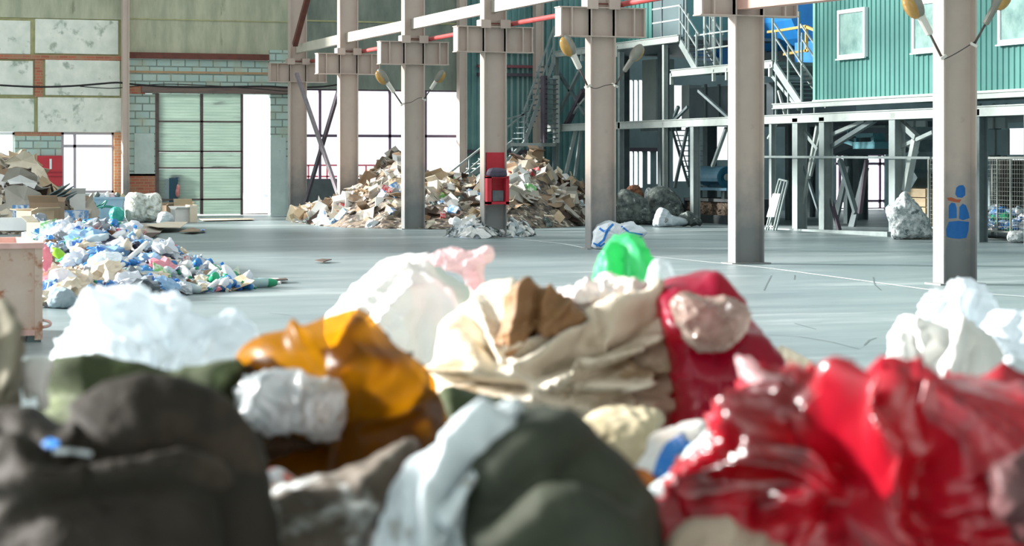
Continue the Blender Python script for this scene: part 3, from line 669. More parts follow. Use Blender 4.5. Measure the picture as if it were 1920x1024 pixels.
bag('plastic_scrap', 'tan dirty wad of film at the bottom edge under the red bag', 'scrap', [(1262, 1040), (1290, 998), (1340, 984), (1400, 990), (1450, 1010), (1470, 1050), (1360, 1070)], 3.85, .08, M('tan dirty film', (176, 160, 142), (140, 118, 104), scale=6, rough=.7), 10, floor=False, nu=90, nv=30, group='small scraps among the sacks')
bag('woven_sheet', 'pale grey blue woven sheet standing between the dark green sack and the red bag', 'sheet', [(1180, 1100), (1196, 942), (1258, 880), (1338, 792), (1372, 778), (1350, 850), (1296, 930), (1250, 990), (1235, 1100)], 4.6, .05, m_palesheet, 11, wr=(.008, .004, .002), group=FG, foot=(1190, 1240))
# second row
bag('waste_sack', 'dusty green tarpaulin sack behind the dark olive sack', 'sack', [(70, 820), (80, 730), (98, 678), (180, 668), (262, 686), (342, 690), (430, 668), (458, 682), (466, 760), (460, 860)], 5.3, .32, m_sackgreen, 12, wr=(.02, .008, .004), an=(.6, 1, 1.5), group=FG, folds=[([(90, 700), (200, 690), (330, 712), (450, 690)], 12, .03), ([(90, 740), (260, 730), (450, 740)], 20, -.03)])
bag('waste_sack', 'greyish tan woven sack cut off by the left edge', 'sack', [(-90, 780), (-80, 590), (-30, 566), (5, 575), (30, 602), (45, 650), (50, 700), (38, 752), (24, 810)], 4.9, .2, M('greyish tan weave', (150, 142, 122), (84, 86, 80), scale=6, rough=.8), 13, wr=(.02, .012, .006), group=FG, folds=[([(0, 580), (20, 640), (10, 720)], 10, .04), ([(30, 610), (34, 690), (10, 760)], 8, -.04)])
bag('plastic_scrap', 'brilliant white plastic scrap hanging at the left end of the green tarpaulin sack', 'scrap', [(34, 690), (58, 668), (92, 668), (102, 684), (95, 712), (88, 735), (93, 760), (82, 768), (72, 762), (70, 742), (50, 748), (40, 720)], 4.98, .05, m_ragwhite, 14, floor=False, nu=70, nv=20, wr=(.006, .003, .002), group='small scraps among the sacks')
b6 = bag('orange_sack', 'amber orange translucent plastic sack with an open mouth', 'sack',
    [(442, 800), (440, 690), (452, 655), (492, 630), (562, 612), (622, 590), (664, 580), (692, 594), (742, 650), (792, 700), (822, 740), (838, 780), (854, 812), (852, 860), (842, 910)], 5.4, .33, m_orange, 15, cl=0.0, ex=.5, wr=(.007, .004, .002), fq=(3, 8, 22), group=FG, foot=(470, 830),
    folds=[([(450, 650), (530, 640), (600, 650), (690, 600)], 14, .012), ([(560, 640), (590, 700), (640, 760), (650, 840)], 16, .05), ([(480, 720), (560, 700), (630, 780), (600, 850), (500, 840), (460, 780), (480, 720)], 34, -.10), ([(660, 800), (740, 780), (840, 740)], 16, -.04), ([(650, 690), (740, 690), (820, 730)], 30, .03)])
bag('sack_contents', None, None, [(600, 1000), (626, 800), (622, 690), (640, 640), (664, 600), (690, 606), (740, 662), (796, 720), (832, 790), (834, 870), (820, 1000)], 5.42, .24, m_rubbish, 16, parent=b6, wr=(.03, .02, .01), foot=(520, 800))
bag('sack_contents', None, None, [(462, 920), (448, 800), (446, 700), (470, 676), (530, 680), (560, 720), (590, 780), (630, 830), (640, 940)], 5.32, .16, m_rubbish, 17, parent=b6, floor=False, wr=(.03, .02, .01))
bag('plastic_bag', 'crumpled whitish clear bag bulging from the mouth of the orange sack', 'bag', [(444, 765), (455, 722), (490, 697), (540, 696), (592, 714), (636, 722), (648, 760), (640, 800), (602, 828), (560, 806), (502, 806), (460, 792)], 5.08, .09, m_clear, 18, floor=False, wr=(.020, .012, .006), fq=(6, 14, 30), group=FG,
    folds=[([(470, 770), (500, 730), (540, 760)], 14, .03), ([(560, 720), (570, 790)], 12, .03)])
bag('waste_sack', 'olive sack wedged low between the orange and the beige sack', 'sack', [(800, 860), (826, 742), (860, 733), (910, 736), (960, 742), (1010, 765), (1060, 800), (1090, 860)], 6.0, .2, m_sackgreen, 19, group=FG)
bag('waste_sack', 'dirty cream sack at the foot of the big beige sack', 'sack', [(1085, 960), (1078, 880), (1080, 805), (1120, 768), (1200, 757), (1246, 772), (1228, 840), (1200, 890), (1190, 960)], 6.0, .22, m_sackcream, 20, wr=(.022, .012, .006), fq=(5, 12, 28), group=FG)
b16 = bag('waste_sack', 'small sunlit white sack with a blue band beside the red bag', 'sack', [(1185, 960), (1190, 882), (1206, 840), (1242, 802), (1292, 784), (1334, 792), (1340, 850), (1330, 960)], 5.3, .2, m_sackwhite, 21, wr=(.02, .012, .006), group=FG)
strip_on(b16, [(1236, 900), (1246, 866), (1258, 842), (1290, 822)], 30, m_blueband, 'blue_band')
bag('cardboard_scrap', 'brown orange cardboard scrap beside the dark green sack', 'scrap', [(1100, 880), (1120, 870), (1170, 872), (1228, 892), (1234, 960)], 4.8, .03, M('orange brown cardboard', (178, 110, 48), (150, 88, 38), scale=4, rough=.8), 22, wr=(.004, .002, .001), nu=60, nv=20, group='small scraps among the sacks')
# third row
bag('plastic_bag', 'big cloudy white plastic bag behind the green tarpaulin sack', 'bag', [(95, 720), (106, 660), (140, 612), (150, 570), (190, 546), (250, 540), (292, 560), (330, 555), (356, 585), (400, 602), (440, 595), (472, 626), (470, 680), (480, 740)], 6.4, .32, m_film, 23, wr=(.035, .024, .012), fq=(4, 9, 22), warp=.6, group=FG, nu=220, nv=70,
    folds=[([(180, 580), (220, 640), (300, 660)], 20, .05), ([(300, 580), (330, 640)], 14, -.05), ([(150, 640), (210, 620), (280, 640)], 12, -.04)])
b9 = bag('waste_sack', 'big grubby beige woven sack with a gathered open mouth at the centre', 'sack',
    [(812, 760), (812, 700), (816, 650), (836, 602), (872, 580), (904, 535), (940, 521), (985, 530), (1012, 541), (1060, 560), (1102, 590), (1150, 578), (1195, 552), (1240, 570), (1262, 610), (1270, 680), (1279, 740), (1266, 795), (1252, 850)], 7.1, .40, m_sackbeige, 24, wr=(.022, .014, .006), fq=(3.2, 9, 24), an=(.8, 1, 1.4), group=FG, nu=300, nv=110, foot=(840, 1240), fa=(22, 75),
    folds=[([(970, 690), (1040, 650), (1120, 615), (1200, 588)], 10, .09), ([(1000, 735), (1100, 690), (1200, 655), (1238, 610)], 10, .10), ([(975, 668), (1060, 628), (1150, 596)], 6, -.07), ([(1010, 706), (1120, 655), (1215, 618)], 8, -.09), ([(1060, 720), (1150, 690), (1245, 640)], 7, -.06),
           ([(836, 690), (960, 704), (1080, 722), (1220, 722)], 11, .07), ([(850, 716), (1000, 732), (1180, 748)], 7, -.06), ([(850, 738), (1000, 752), (1160, 772)], 10, .05), ([(940, 660), (1010, 640), (1080, 612)], 6, .06), ([(930, 640), (990, 622), (1060, 600)], 5, -.04),
           ([(1206, 588), (1236, 620), (1244, 660), (1222, 700)], 9, .08), ([(1222, 600), (1226, 640), (1208, 680)], 7, -.06), ([(1190, 640), (1230, 720), (1200, 780)], 9, -.07), ([(1150, 750), (1200, 700), (1250, 690)], 9, .06),
           ([(880, 590), (905, 640), (930, 690)], 8, -.05), ([(905, 560), (925, 620), (935, 660)], 7, .05), ([(850, 620), (870, 650), (920, 690)], 16, .04), ([(1240, 600), (1256, 680), (1252, 760)], 10, .05), ([(1110, 760), (1180, 740), (1262, 740)], 8, -.05)])
bag('crumpled_wrapping', 'brown folded wrapping poking out of the beige sack mouth', 'wrapping', [(918, 660), (940, 590), (955, 548), (976, 528), (1012, 540), (1062, 564), (1102, 596), (1070, 618), (1010, 632), (975, 655), (945, 690)], 6.78, .10, m_brown, 25, floor=False, wr=(.018, .014, .006), fq=(6, 14, 30), an=(1.6, 1.6, .6), group=FG, folds=[([(960, 640), (985, 545)], 8, .04), ([(1000, 630), (1010, 550)], 8, -.05), ([(1020, 610), (1060, 580)], 8, .04)])
bag('crumpled_paper', 'white crumpled paper on top of the beige sack below the green bag', 'paper', [(1042, 566), (1060, 544), (1085, 538), (1128, 528), (1165, 519), (1206, 540), (1218, 580), (1190, 604), (1150, 596), (1110, 606), (1070, 590)], 6.95, .12, M('white pinkish paper', (250, 244, 240), (232, 214, 206), scale=6, rough=.7), 26, floor=False, wr=(.03, .02, .01), fq=(6, 13, 28), group=FG)
b12 = bag('waste_sack', 'crimson plastic sack with clear film spilling from its top', 'sack', [(1268, 800), (1256, 700), (1244, 620), (1228, 556), (1252, 530), (1290, 520), (1332, 510), (1358, 530), (1402, 582), (1432, 632), (1462, 692), (1474, 750), (1460, 800)], 6.9, .32, m_crimson, 27, wr=(.016, .008, .004), fq=(3, 8, 22), group=FG, folds=[([(1290, 640), (1350, 660), (1410, 600)], 20, -.07), ([(1340, 520), (1400, 600), (1450, 700)], 14, .04)])
bag('plastic_film', 'cloudy clear film in the mouth of the crimson sack', 'bag', [(1262, 575), (1275, 548), (1300, 546), (1330, 556), (1362, 552), (1398, 586), (1402, 612), (1380, 638), (1340, 656), (1302, 645), (1280, 612)], 6.55, .10, M('dusty clear film', (190, 172, 160), (150, 128, 116), scale=6, rough=.2, trans=.3, clear=.45, spec=.8), 28, floor=False, wr=(.02, .014, .006), fq=(6, 14, 30), group=FG)
bag('waste_sack', 'beige sack half hidden right of the crimson sack', 'sack', [(1430, 800), (1438, 690), (1448, 655), (1474, 648), (1504, 666), (1536, 694), (1552, 730), (1560, 800)], 7.9, .2, m_sackbeige, 29, group=FG)
# fourth row
bag('waste_sack', 'bright white woven sack leaning left of the beige sack', 'sack', [(640, 740), (612, 610), (620, 588), (650, 556), (700, 516), (764, 478), (792, 486), (850, 520), (884, 540), (900, 580), (890, 680), (870, 760)], 8.9, .36, m_sackwhite, 30, wr=(.014, .018, .004), fq=(3.2, 8, 24), fa=(52, 120), group=FG, foot=(680, 860), folds=[([(785, 490), (840, 560), (870, 640)], 10, .05), ([(800, 560), (780, 620), (790, 680)], 14, -.04), ([(770, 486), (830, 540)], 6, -.04)])
bag('plastic_bag', 'pink and white tied plastic bag on top of the bright white sack', 'bag', [(798, 484), (815, 474), (850, 466), (886, 470), (918, 466), (923, 484), (906, 500), (913, 548), (897, 556), (880, 522), (842, 502)], 8.55, .10, m_pink, 31, floor=False, wr=(.014, .008, .003), fq=(6, 13, 28), group=FG)
bag('plastic_bag', 'bright green plastic bag standing up behind the white paper', 'bag', [(1110, 620), (1113, 530), (1126, 482), (1150, 450), (1176, 440), (1206, 456), (1226, 492), (1242, 540), (1246, 620)], 8.6, .22, m_green, 32, wr=(.02, .012, .006), fq=(4, 10, 24), an=(1.5, 1.5, .5), group=FG, folds=[([(1176, 445), (1200, 500), (1230, 560)], 8, .04), ([(1150, 460), (1140, 540)], 8, .04), ([(1165, 480), (1170, 550)], 8, -.04)])
bag('plastic_bag', 'thin clear bag between the green bag and the crimson sack', 'bag', [(1206, 620), (1212, 520), (1236, 488), (1262, 508), (1284, 542), (1294, 620)], 7.9, .12, m_clear, 33, wr=(.02, .012, .006), group=FG)
bag('waste_sack', 'white sack with puckered folds at the right edge', 'sack', [(1668, 820), (1661, 722), (1668, 652), (1680, 612), (1710, 590), (1752, 602), (1792, 590), (1832, 612), (1872, 642), (1892, 702), (1906, 820)], 7.4, .32, m_sackwhite, 34, wr=(.022, .020, .007), fq=(5, 11, 26), fa=(60, 100), group=FG,
    folds=[([(1700, 600), (1712, 650), (1740, 690)], 9, -.06), ([(1765, 600), (1770, 640), (1730, 700)], 10, -.06), ([(1800, 600), (1790, 680), (1760, 740)], 9, .05), ([(1830, 640), (1820, 690), (1790, 740)], 9, -.04), ([(1690, 690), (1730, 720), (1760, 780)], 20, .05)])
bag('plastic_bag', 'cloudy clear bag rising behind the puckered white sack', 'bag', [(1716, 660), (1724, 600), (1735, 562), (1770, 546), (1800, 529), (1836, 536), (1862, 572), (1872, 612), (1880, 680)], 8.2, .26, m_film, 35, wr=(.035, .02, .01), fq=(5, 11, 24), warp=.6, group=FG)
bag('plastic_bag', 'clear crumpled bag at the right edge above the pale blue sack', 'bag', [(1840, 700), (1848, 612), (1880, 582), (1922, 576), (1990, 600), (2010, 700)], 7.9, .24, m_film, 36, wr=(.03, .02, .01), fq=(5, 11, 24), group=FG)
bag('waste_sack', 'pale blue white sack peeping in at the right edge over the red bag', 'sack', [(1885, 820), (1880, 700), (1884, 666), (1925, 672), (2000, 704), (2010, 820)], 5.6, .2, m_bluewhite, 37, group=FG)
# ================================================================== steel platform, cabin and machines on the right
XP = 23.3
def pbar(px0, py0, px1, py1, w=.1, h=None, X=XP, mat=None, name='brace', parent=None, X2=None):
    return MB().bar(PX(px0, py0, X), PX(px1, py1, X2 or X), w, h).build(name, mat or m_gal, parent)
def ybox(px0, py0, px1, py1, X, dx, mb=None):
    """box whose left face lies in the plane X and spans the given image rectangle"""
    y0, y1 = PX(px1, 0, X).y, PX(px0, 0, X).y; pm = (px0 + px1) / 2
    z1, z0 = PX(pm, py0, X).z, max(0.0, PX(pm, py1, X).z); mb = mb or MB()
    return mb.box((X, y0, z0), (X + dx, y1, z1))
def post(px, pyt, w=.16, X=XP, mat=None, parent=None, pyb=None, d=None):
    t = PX(px, pyt, X); b = PX(px, pyb, X) if pyb else Vector((t.x, t.y, 0.0)); m = MB()
    m.box((t.x, t.y - w / 2, b.z), (t.x + .02, t.y + w / 2, t.z)).box((t.x + .02, t.y - .01, b.z), (t.x + w - .02, t.y + .01, t.z)).box((t.x + w - .02, t.y - w / 2, b.z), (t.x + w, t.y + w / 2, t.z))
    return m.build('post', mat or m_gal, parent)
pf = thing('sorting_platform', 'large grey steel platform on posts carrying the green cabin and the stairs', 'platform', (XP, PX(1480, 0, XP).y, 0))
yl, yr = PX(1025, 0, XP).y, PX(1990, 0, XP).y
def longbeam(z, th, ya, yb, name='beam', dx=.16, X=XP, mat=None):
    m = MB(); m.box((X, yb, z - th / 2), (X + .012, ya, z + th / 2)).box((X - .03, yb, z + th / 2), (X + dx, ya, z + th / 2 + .02)).box((X - .03, yb, z - th / 2 - .02), (X + dx, ya, z - th / 2)); return m.build(name, mat or m_galwhite, pf)
longbeam(2.62, .17, yl, yr)
MB().box((XP + .2, yr, 2.60), (30.5, yl - 6, 2.70)).build('deck', m_gald, pf)
longbeam(2.93, .09, PX(1449, 0, XP).y, yr)
zA, zB = 4.86, 3.95
longbeam(zA, .15, PX(1036, 0, XP).y, PX(1272, 0, XP).y); longbeam(zB, .15, PX(1258, 0, XP).y, PX(1448, 0, XP).y)
MB().box((XP + .1, PX(1272, 0, XP).y, zA - .03), (29, PX(1036, 0, XP).y, zA + .05)).build('deck', m_gald, pf)
MB().box((XP + .1, PX(1448, 0, XP).y, zB - .03), (27, PX(1258, 0, XP).y, zB + .05)).build('deck', m_gald, pf)
for a in (1036, 1090, 1157, 1258, 1337, 1362, 1443): 
    z = zA if a < 1250 else zB; p = PX(a, 0, XP); MB().box((XP - .02, p.y - .04, z - .3), (XP + .06, p.y + .04, z)).build('bracket', m_galwhite, pf)
for px, t, w_, mt in ((1040, 104, .12, m_galwhite), (1160, 98, .14, m_gal), (1243, 84, .12, m_galwhite), (1297, 235, .2, m_gal), (1444, 228, .12, m_gal), (1490, 222, .26, m_gal), (1540, 220, .24, m_gal), (1672, 212, .26, m_gal), (1831, 205, .2, m_gald), (1925, 200, .2, m_gald)):
    post(px, t, w_, parent=pf, mat=mt)
for px, t, w_, X in ((1167, 98, .2, 25.5), (1236, 95, .25, 25.5), (1322, 235, .3, 25.5), (1250, 90, .07, 24.2), (1549, 225, .1, 24.5), (1585, 232, .2, 27), (1605, 232, .3, 29), (1720, 215, .2, 28), (1475, 225, .2, 27), (1515, 228, .2, 29), (1418, 228, .2, 27), (1860, 205, .2, 29)):
    post(px, t, w_, X, m_gald, pf)
for a in ((1040, 125, 1098, 215, .09, m_gald), (1088, 130, 1042, 225, .09, m_gal), (1094, 170, 1062, 235, .14, m_dark), (1097, 185, 1058, 232, .07, m_gal), (1080, 242, 1056, 345, .09, m_galwhite), (1050, 245, 1040, 330, .06, m_gal), (1090, 240, 1078, 330, .08, m_gal),
          (1289, 240, 1265, 352, .07, m_gald), (1362, 240, 1336, 312, .08, m_gal), (1272, 200, 1258, 235, .08, m_gald), (1310, 170, 1368, 222, .07, m_gald), (1290, 200, 1262, 228, .07, m_gald),
          (1533, 235, 1498, 430, .08, m_galwhite), (1541, 240, 1520, 330, .06, m_gal), (1547, 338, 1574, 432, .08, m_dark), (1497, 232, 1535, 280, .09, m_gal), (1500, 290, 1546, 430, .06, m_gald), (1440, 260, 1456, 232, .05, m_galwhite), (1575, 300, 1605, 400, .1, m_gald), (1625, 300, 1612, 400, .08, m_dark),
          (1552, 256, 1622, 226, .08, m_gal), (1684, 225, 1719, 258, .12, m_gal), (1682, 279, 1750, 248, .08, m_gal), (1717, 262, 1698, 358, .14, m_galwhite), (1640, 225, 1560, 275, .1, m_gald), (1448, 140, 1500, 205, .09, m_gal), (1460, 170, 1475, 225, .06, m_galwhite)):
    pbar(*a[:4], w=a[4], mat=a[5], parent=pf, X=XP + .25)
pbar(1433, 294, 1745, 296, w=.05, mat=m_gal, parent=pf, X=XP - .05, name='guard_rail')
pbar(1433, 432, 1668, 440, w=.12, mat=m_gal, parent=pf, X=XP - .1, name='floor_rail')
# lattice seen through the platform: an old stair flight
st = thing('inner_staircase', 'dark lattice stair flight under the platform behind the sacks', 'staircase', PX(1275, 393, 26.5))
for X in (26.3, 27.1): pbar(1292, 350, 1258, 235, w=.06, X=X, mat=m_gald, parent=st, name='stringer'); pbar(1290, 318, 1262, 225, w=.03, X=X, mat=m_gal, parent=st, name='handrail')
for k in range(13):
    t = k / 12; p = PX(1292 - 34 * t, 350 - 115 * t, 26.3); MB().box((26.3, p.y - .1, p.z - .015), (27.1, p.y + .1, p.z + .015)).build('tread', m_gald, st)

# green cabin
cab = thing('control_cabin', 'green corrugated cabin with white windows raised on the platform', 'cabin', (XP + .2, PX(1725, 0, XP).y, 2.99))
XC = XP + .15; ya, yb_ = PX(1530, 0, XC).y, PX(1990, 0, XC).y
m = MB(); corrugated(m, (XC, ya, 0), (XC, yb_, 0), 2.985, 6.9, .20, .022, (-1, 0, 0)); m.build('corrugated_wall', m_teal, cab)
MB().box((XC + .06, yb_, 2.985), (XC + 3.2, ya, 6.9)).build('cabin_body', m_teal, cab)
MB().box((XC - .05, ya - .05, 2.985), (XC + .02, ya + .06, 6.9)).build('corner_trim', M('teal corner trim', (104, 160, 148), rough=.5), cab)
MB().box((XC - .07, yb_, 2.96), (XC + .06, ya + .06, 3.03)).build('sill_beam', M('cream sill beam', (206, 214, 200), (186, 196, 184), scale=5, rough=.6), cab)
for a, b, c, d_ in ((1572, 20, 1624, 111), (1712, 3, 1764, 100), (1873, -18, 1938, 84)):
    y1, y0 = PX(a, 0, XC - .05).y, PX(b if False else c, 0, XC - .05).y; pm = a; z1, z0 = PX(pm, b, XC - .05).z, PX(pm, d_, XC - .05).z; X0 = XC - .09; q = .085
    wf = MB().box((X0, y0, z0), (XC, y0 + q, z1)).box((X0, y1 - q, z0), (XC, y1, z1)).box((X0, y0 + q, z0), (XC, y1 - q, z0 + q)).box((X0, y0 + q, z1 - q), (XC, y1 - q, z1)).build('window', m_white, cab)
    MB().box((X0 + .03, y0 + q, z0 + q), (XC - .03, y1 - q, z1 - q)).build('pane', m_glass, wf)
    MB().box((X0 - .03, y0 - .03, z0 - .03), (X0 + .02, y1 + .03, z0)).build('sill', m_white, wf)
# upper cabin left of the lone column
uc = thing('upper_cabin', 'dark teal upper cabin behind the striped-sack column', 'cabin', (XP + .8, PX(1200, 0, XP).y, zA + .05))
X2 = XP + .8
m = MB(); corrugated(m, (X2, PX(1140, 0, X2).y, 0), (X2, PX(1224, 0, X2).y, 0), zA + .05, 7.5, .3, .03, (-1, 0, 0)); m.build('corrugated_wall', m_teal, uc)
ybox(1224, -60, 1281, 84, X2, .1).build('grey_panel', M('slate grey panel', (84, 108, 112), (72, 94, 98), scale=1, rough=.6), uc)
MB().box((X2 + .12, PX(1281, 0, X2).y, zA + .05), (X2 + 3, PX(1140, 0, X2).y, 7.5)).build('cabin_body', m_tealb, uc)
for y in (14, 40): pbar(1224, y + 4, 1276, y - 4, w=.04, X=XP + .1, mat=m_galwhite, parent=uc, name='guard_rail')
pbar(1241, -40, 1241, 84, w=.04, X=XP + .1, mat=m_gald, parent=uc, name='guard_post')
# dark housings below the upper decks
dh = thing('machine_housing', 'dark grey machine housing behind the lone column under the blue drum', 'housing', PX(1370, 225, 26.0))
ybox(1293, 160, 1450, 226, 26.0, 2.5).build('housing_body', M('charcoal housing', (100, 116, 122), (82, 98, 104), scale=2, rough=.6), dh)
for px in (1320, 1345, 1400, 1430): ybox(px, 158, px + 3, 226, 25.95, .05).build('rib', m_gald, dh)
du = thing('pale_duct', 'pale grey concrete duct standing behind the platform right of the striped-sack column', 'duct', PX(1216, 240, 26))
ybox(1204, 112, 1230, 238, 26, .6).build('duct_body', M('pale grey concrete', (178, 190, 186), (160, 172, 168), scale=2, rough=.8), du)
ybox(1201, 238, 1232, 246, 25.9, .8).build('duct_foot', m_gald, du)
ybox(1278, 160, 1292, 236, 26.2, .4).build('duct_body', M('pale grey boards', (176, 188, 186), rough=.8), du)
# stairs between the levels
def flight(label, a, b, n, rails, posts, X=XP, wd=.7, name='metal_stair'):
    q0, q1 = PX(*a, X), PX(*b, X); s = thing(name, label, 'stairs', (q1.x, q1.y, min(q0.z, q1.z)))
    for x in (0, wd): MB().bar(q0 + Vector((x, 0, 0)), q1 + Vector((x, 0, 0)), .05, .2, side=(1, 0, 0)).build('stringer', m_gal, s)
    for k in range(n):
        p = q0.lerp(q1, (k + .5) / n); MB().box((X, p.y - .11, p.z - .015), (X + wd, p.y + .11, p.z + .015)).build('tread', m_gald, s)
    for x in (0, wd):
        for r_ in rails:
            for u, v in zip(r_, r_[1:]): MB().bar(PX(*u, X) + Vector((x, 0, 0)), PX(*v, X) + Vector((x, 0, 0)), .035).build('handrail', m_gal, s)
        for (px, t, bt) in posts: MB().bar(PX(px, t, X) + Vector((x, 0, 0)), PX(px, bt, X) + Vector((x, 0, 0)), .04).build('baluster', m_gal, s)
    return s
flight('short steel stair left of the lone column descending from the upper deck', (1276, 80), (1307, 134), 7, [[(1275, 10), (1310, 64)], [(1276, 40), (1307, 90)]], [(1275, 8, 78), (1286, -30, 98), (1291, 25, 100), (1306, 60, 134)], X=XP + .05)
flight('steel stair right of the lone column descending beside the green cabin', (1452, 122), (1501, 196), 9, [[(1452, 44), (1505, 122)], [(1456, 74), (1503, 146)]], [(1449, 20, 124), (1455, 60, 228), (1478, 85, 222), (1503, 120, 200)], X=XP + .05)
gd = thing('guard_railing', 'grey railing on the middle deck left of the lone column', 'railing', PX(1335, 122, XP + .3))
for a in ((1303, 67, 1366, 58), (1306, 94, 1366, 86)): pbar(*a, w=.04, X=XP + .3, mat=m_galwhite, parent=gd, name='rail')
for px in (1306, 1322, 1340, 1352): pbar(px, 25 if px != 1306 else 65, px, 128, w=.05, X=XP + .3, mat=m_gal, parent=gd, name='baluster')
yrl = thing('yellow_railing', 'yellow painted railing on the blue machine beside the green cabin', 'railing', PX(1495, 100, XP + 1.5))
m_yel = M('yellow railing paint', (222, 178, 84), (190, 150, 84), scale=8, rough=.5)
for a in ((1464, 57, 1512, 49), (1470, 102, 1516, 94), (1512, 48, 1512, 98), (1512, 50, 1530, 58), (1440, 60, 1464, 57)): pbar(*a, w=.06, X=XP + 1.5, mat=m_yel, parent=yrl, name='rail')
# blue drum
bd = thing('blue_drum_screen', 'big blue drum machine between the lone column and the green cabin', 'machine', PX(1440, 115, 27.2))
m_blue = M('blue machine paint', (48, 146, 220), (34, 118, 190), scale=1.6, rough=.45, c3=(120, 170, 196), s3=4, t3=.66)
q0, q1 = PX(1343, 20, 27.2), PX(1560, 10, 27.2); zc = 5.75
m = MB(); m.lathe([(.2, 0), (1.25, .02), (1.25, 1.2), (1.33, 1.25), (1.33, 1.5), (1.25, 1.55), (1.25, 4.0), (1.33, 4.05), (1.33, 4.3), (1.25, 4.35), (1.25, (q0.y - q1.y) - .02), (.2, q0.y - q1.y)], (27.2, q0.y, zc), 28, (0, -1, 0)); m.build('drum', m_blue, bd, smooth=False)
ybox(1348, 82, 1372, 122, 26.3, 1.6).build('drum_cradle', m_blue, bd); ybox(1490, 78, 1534, 128, 26.3, 1.6).build('drum_cradle', m_blue, bd)
ybox(1437, 95, 1500, 140, 26.6, 1.5).build('drum_bed', m_gald, bd)
ybox(1380, 95, 1437, 120, 26.6, 1.5).build('drum_bed', m_gald, bd)
# teal gear motor hanging under the deck
gm = thing('gear_motor', 'pale teal gear motor hung under the platform deck', 'motor', PX(1618, 278, 24.6))
m_tealp = M('pale teal machine paint', (96, 158, 168), (70, 126, 140), scale=5, rough=.45)
ybox(1601, 250, 1637, 258, 24.5, .3).build('top_plate', m_tealp, gm); ybox(1599, 266, 1640, 279, 24.4, .5).build('housing', m_tealp, gm)
ybox(1601, 256, 1605, 268, 24.5, .3).build('side_plate', m_tealp, gm); ybox(1633, 256, 1638, 268, 24.5, .3).build('side_plate', m_tealp, gm)
MB().lathe([(.05, 0), (.13, .02), (.13, .3), (.05, .32)], PX(1612, 262, 24.7), 12, (0, -1, 0)).build('rotor', m_gald, gm)
MB().bar(PX(1591, 240, 24.6), PX(1591, 268, 24.6), .06).build('hanger', m_tealp, gm); MB().bar(PX(1596, 222, 24.5), PX(1596, 250, 24.5), .02).build('hanger', m_gal, gm); MB().bar(PX(1585, 264, 24.6), PX(1602, 270, 24.6), .1).build('hanger', m_tealp, gm)
cvh = thing('conveyor_hopper', 'dark sloping conveyor hopper under the platform behind the gear motor', 'hopper', PX(1610, 230, 26.5))
y0, y1 = PX(1664, 0, 26.5).y, PX(1560, 0, 26.5).y; za, zb, zt = PX(1662, 278, 26.5).z, PX(1575, 290, 26.5).z, 2.6
MB().hexa([(26.5, y0, za + .35), (28.5, y0, za + .35), (28.5, y1, zb), (26.5, y1, zb), (26.5, y0, zt), (28.5, y0, zt), (28.5, y1, zt), (26.5, y1, zt)]).build('hopper_body', M('dark slate hopper', (84, 98, 108), (64, 78, 88), scale=2, rough=.6), cvh)
ybox(1572, 236, 1660, 240, 26.4, .1).build('flange', m_gald, cvh)
for px, a, b, wpx, lab in ((1588, 312, 412, 16, 'broad'), (1622, 315, 414, 14, 'narrow')):
    r = thing('steel_plate', lab + ' dark steel plate leaning below the hopper', 'plate', PX(px, 400, 26), 'plates leaning below the hopper'); t = PX(px, a, 26.2); h = t.z
    MB().hexa([(25.8, t.y - .14, 0), (25.86, t.y - .14, 0), (25.86, t.y + .14, 0), (25.8, t.y + .14, 0), (26.2, t.y - .1, h), (26.26, t.y - .1, h), (26.26, t.y + .1, h), (26.2, t.y + .1, h)]).build('plate', m_gald, r)
# zigzag chute
zc_ = thing('zigzag_duct', 'grey zigzag sheet-metal duct beside the blue-figure column', 'duct', PX(1722, 352, 24.6)); pts = [(1727, 238, .2), (1720, 262, .26), (1728, 285, .16), (1722, 300, .26), (1717, 318, .22), (1728, 333, .26), (1718, 352, .3)]
for (a, b, r0), (c, d_, r1) in zip(pts, pts[1:]):
    u, v = PX(a, b, 24.9), PX(c, d_, 24.9); MB().hexa([(u.x - r0, u.y - r0, u.z), (u.x + r0, u.y - r0, u.z), (u.x + r0, u.y + r0, u.z), (u.x - r0, u.y + r0, u.z), (v.x - r1, v.y - r1, v.z), (v.x + r1, v.y - r1, v.z), (v.x + r1, v.y + r1, v.z), (v.x - r1, v.y + r1, v.z)]).build('duct_segment', M('dull zinc', (132, 152, 156), (104, 124, 130), scale=4, rough=.4, metal=.4), zc_)
wbx = thing('wooden_crate', 'tan wooden crate behind the tied white big bag', 'crate', PX(1718, 400, 24.4)); t = PX(1718, 353, 24.4)
m_wood = M('raw tan boards', (196, 180, 150), (170, 152, 122), scale=3, rough=.8, stretch=(1, 1, 4))
y0, y1 = PX(1735, 0, 24.4).y, PX(1697, 0, 24.4).y
for k in range(5): MB().box((24.4, y0, t.z * k / 5 + .01), (24.43, y1, t.z * (k + 1) / 5 - .01)).build('board', m_wood, wbx)
for y in (y0, y1): MB().box((24.43, y - .03, 0), (25.2, y + .03, t.z)).build('side', m_wood, wbx)
MB().box((25.17, y0, 0), (25.2, y1, t.z)).build('back', m_wood, wbx)
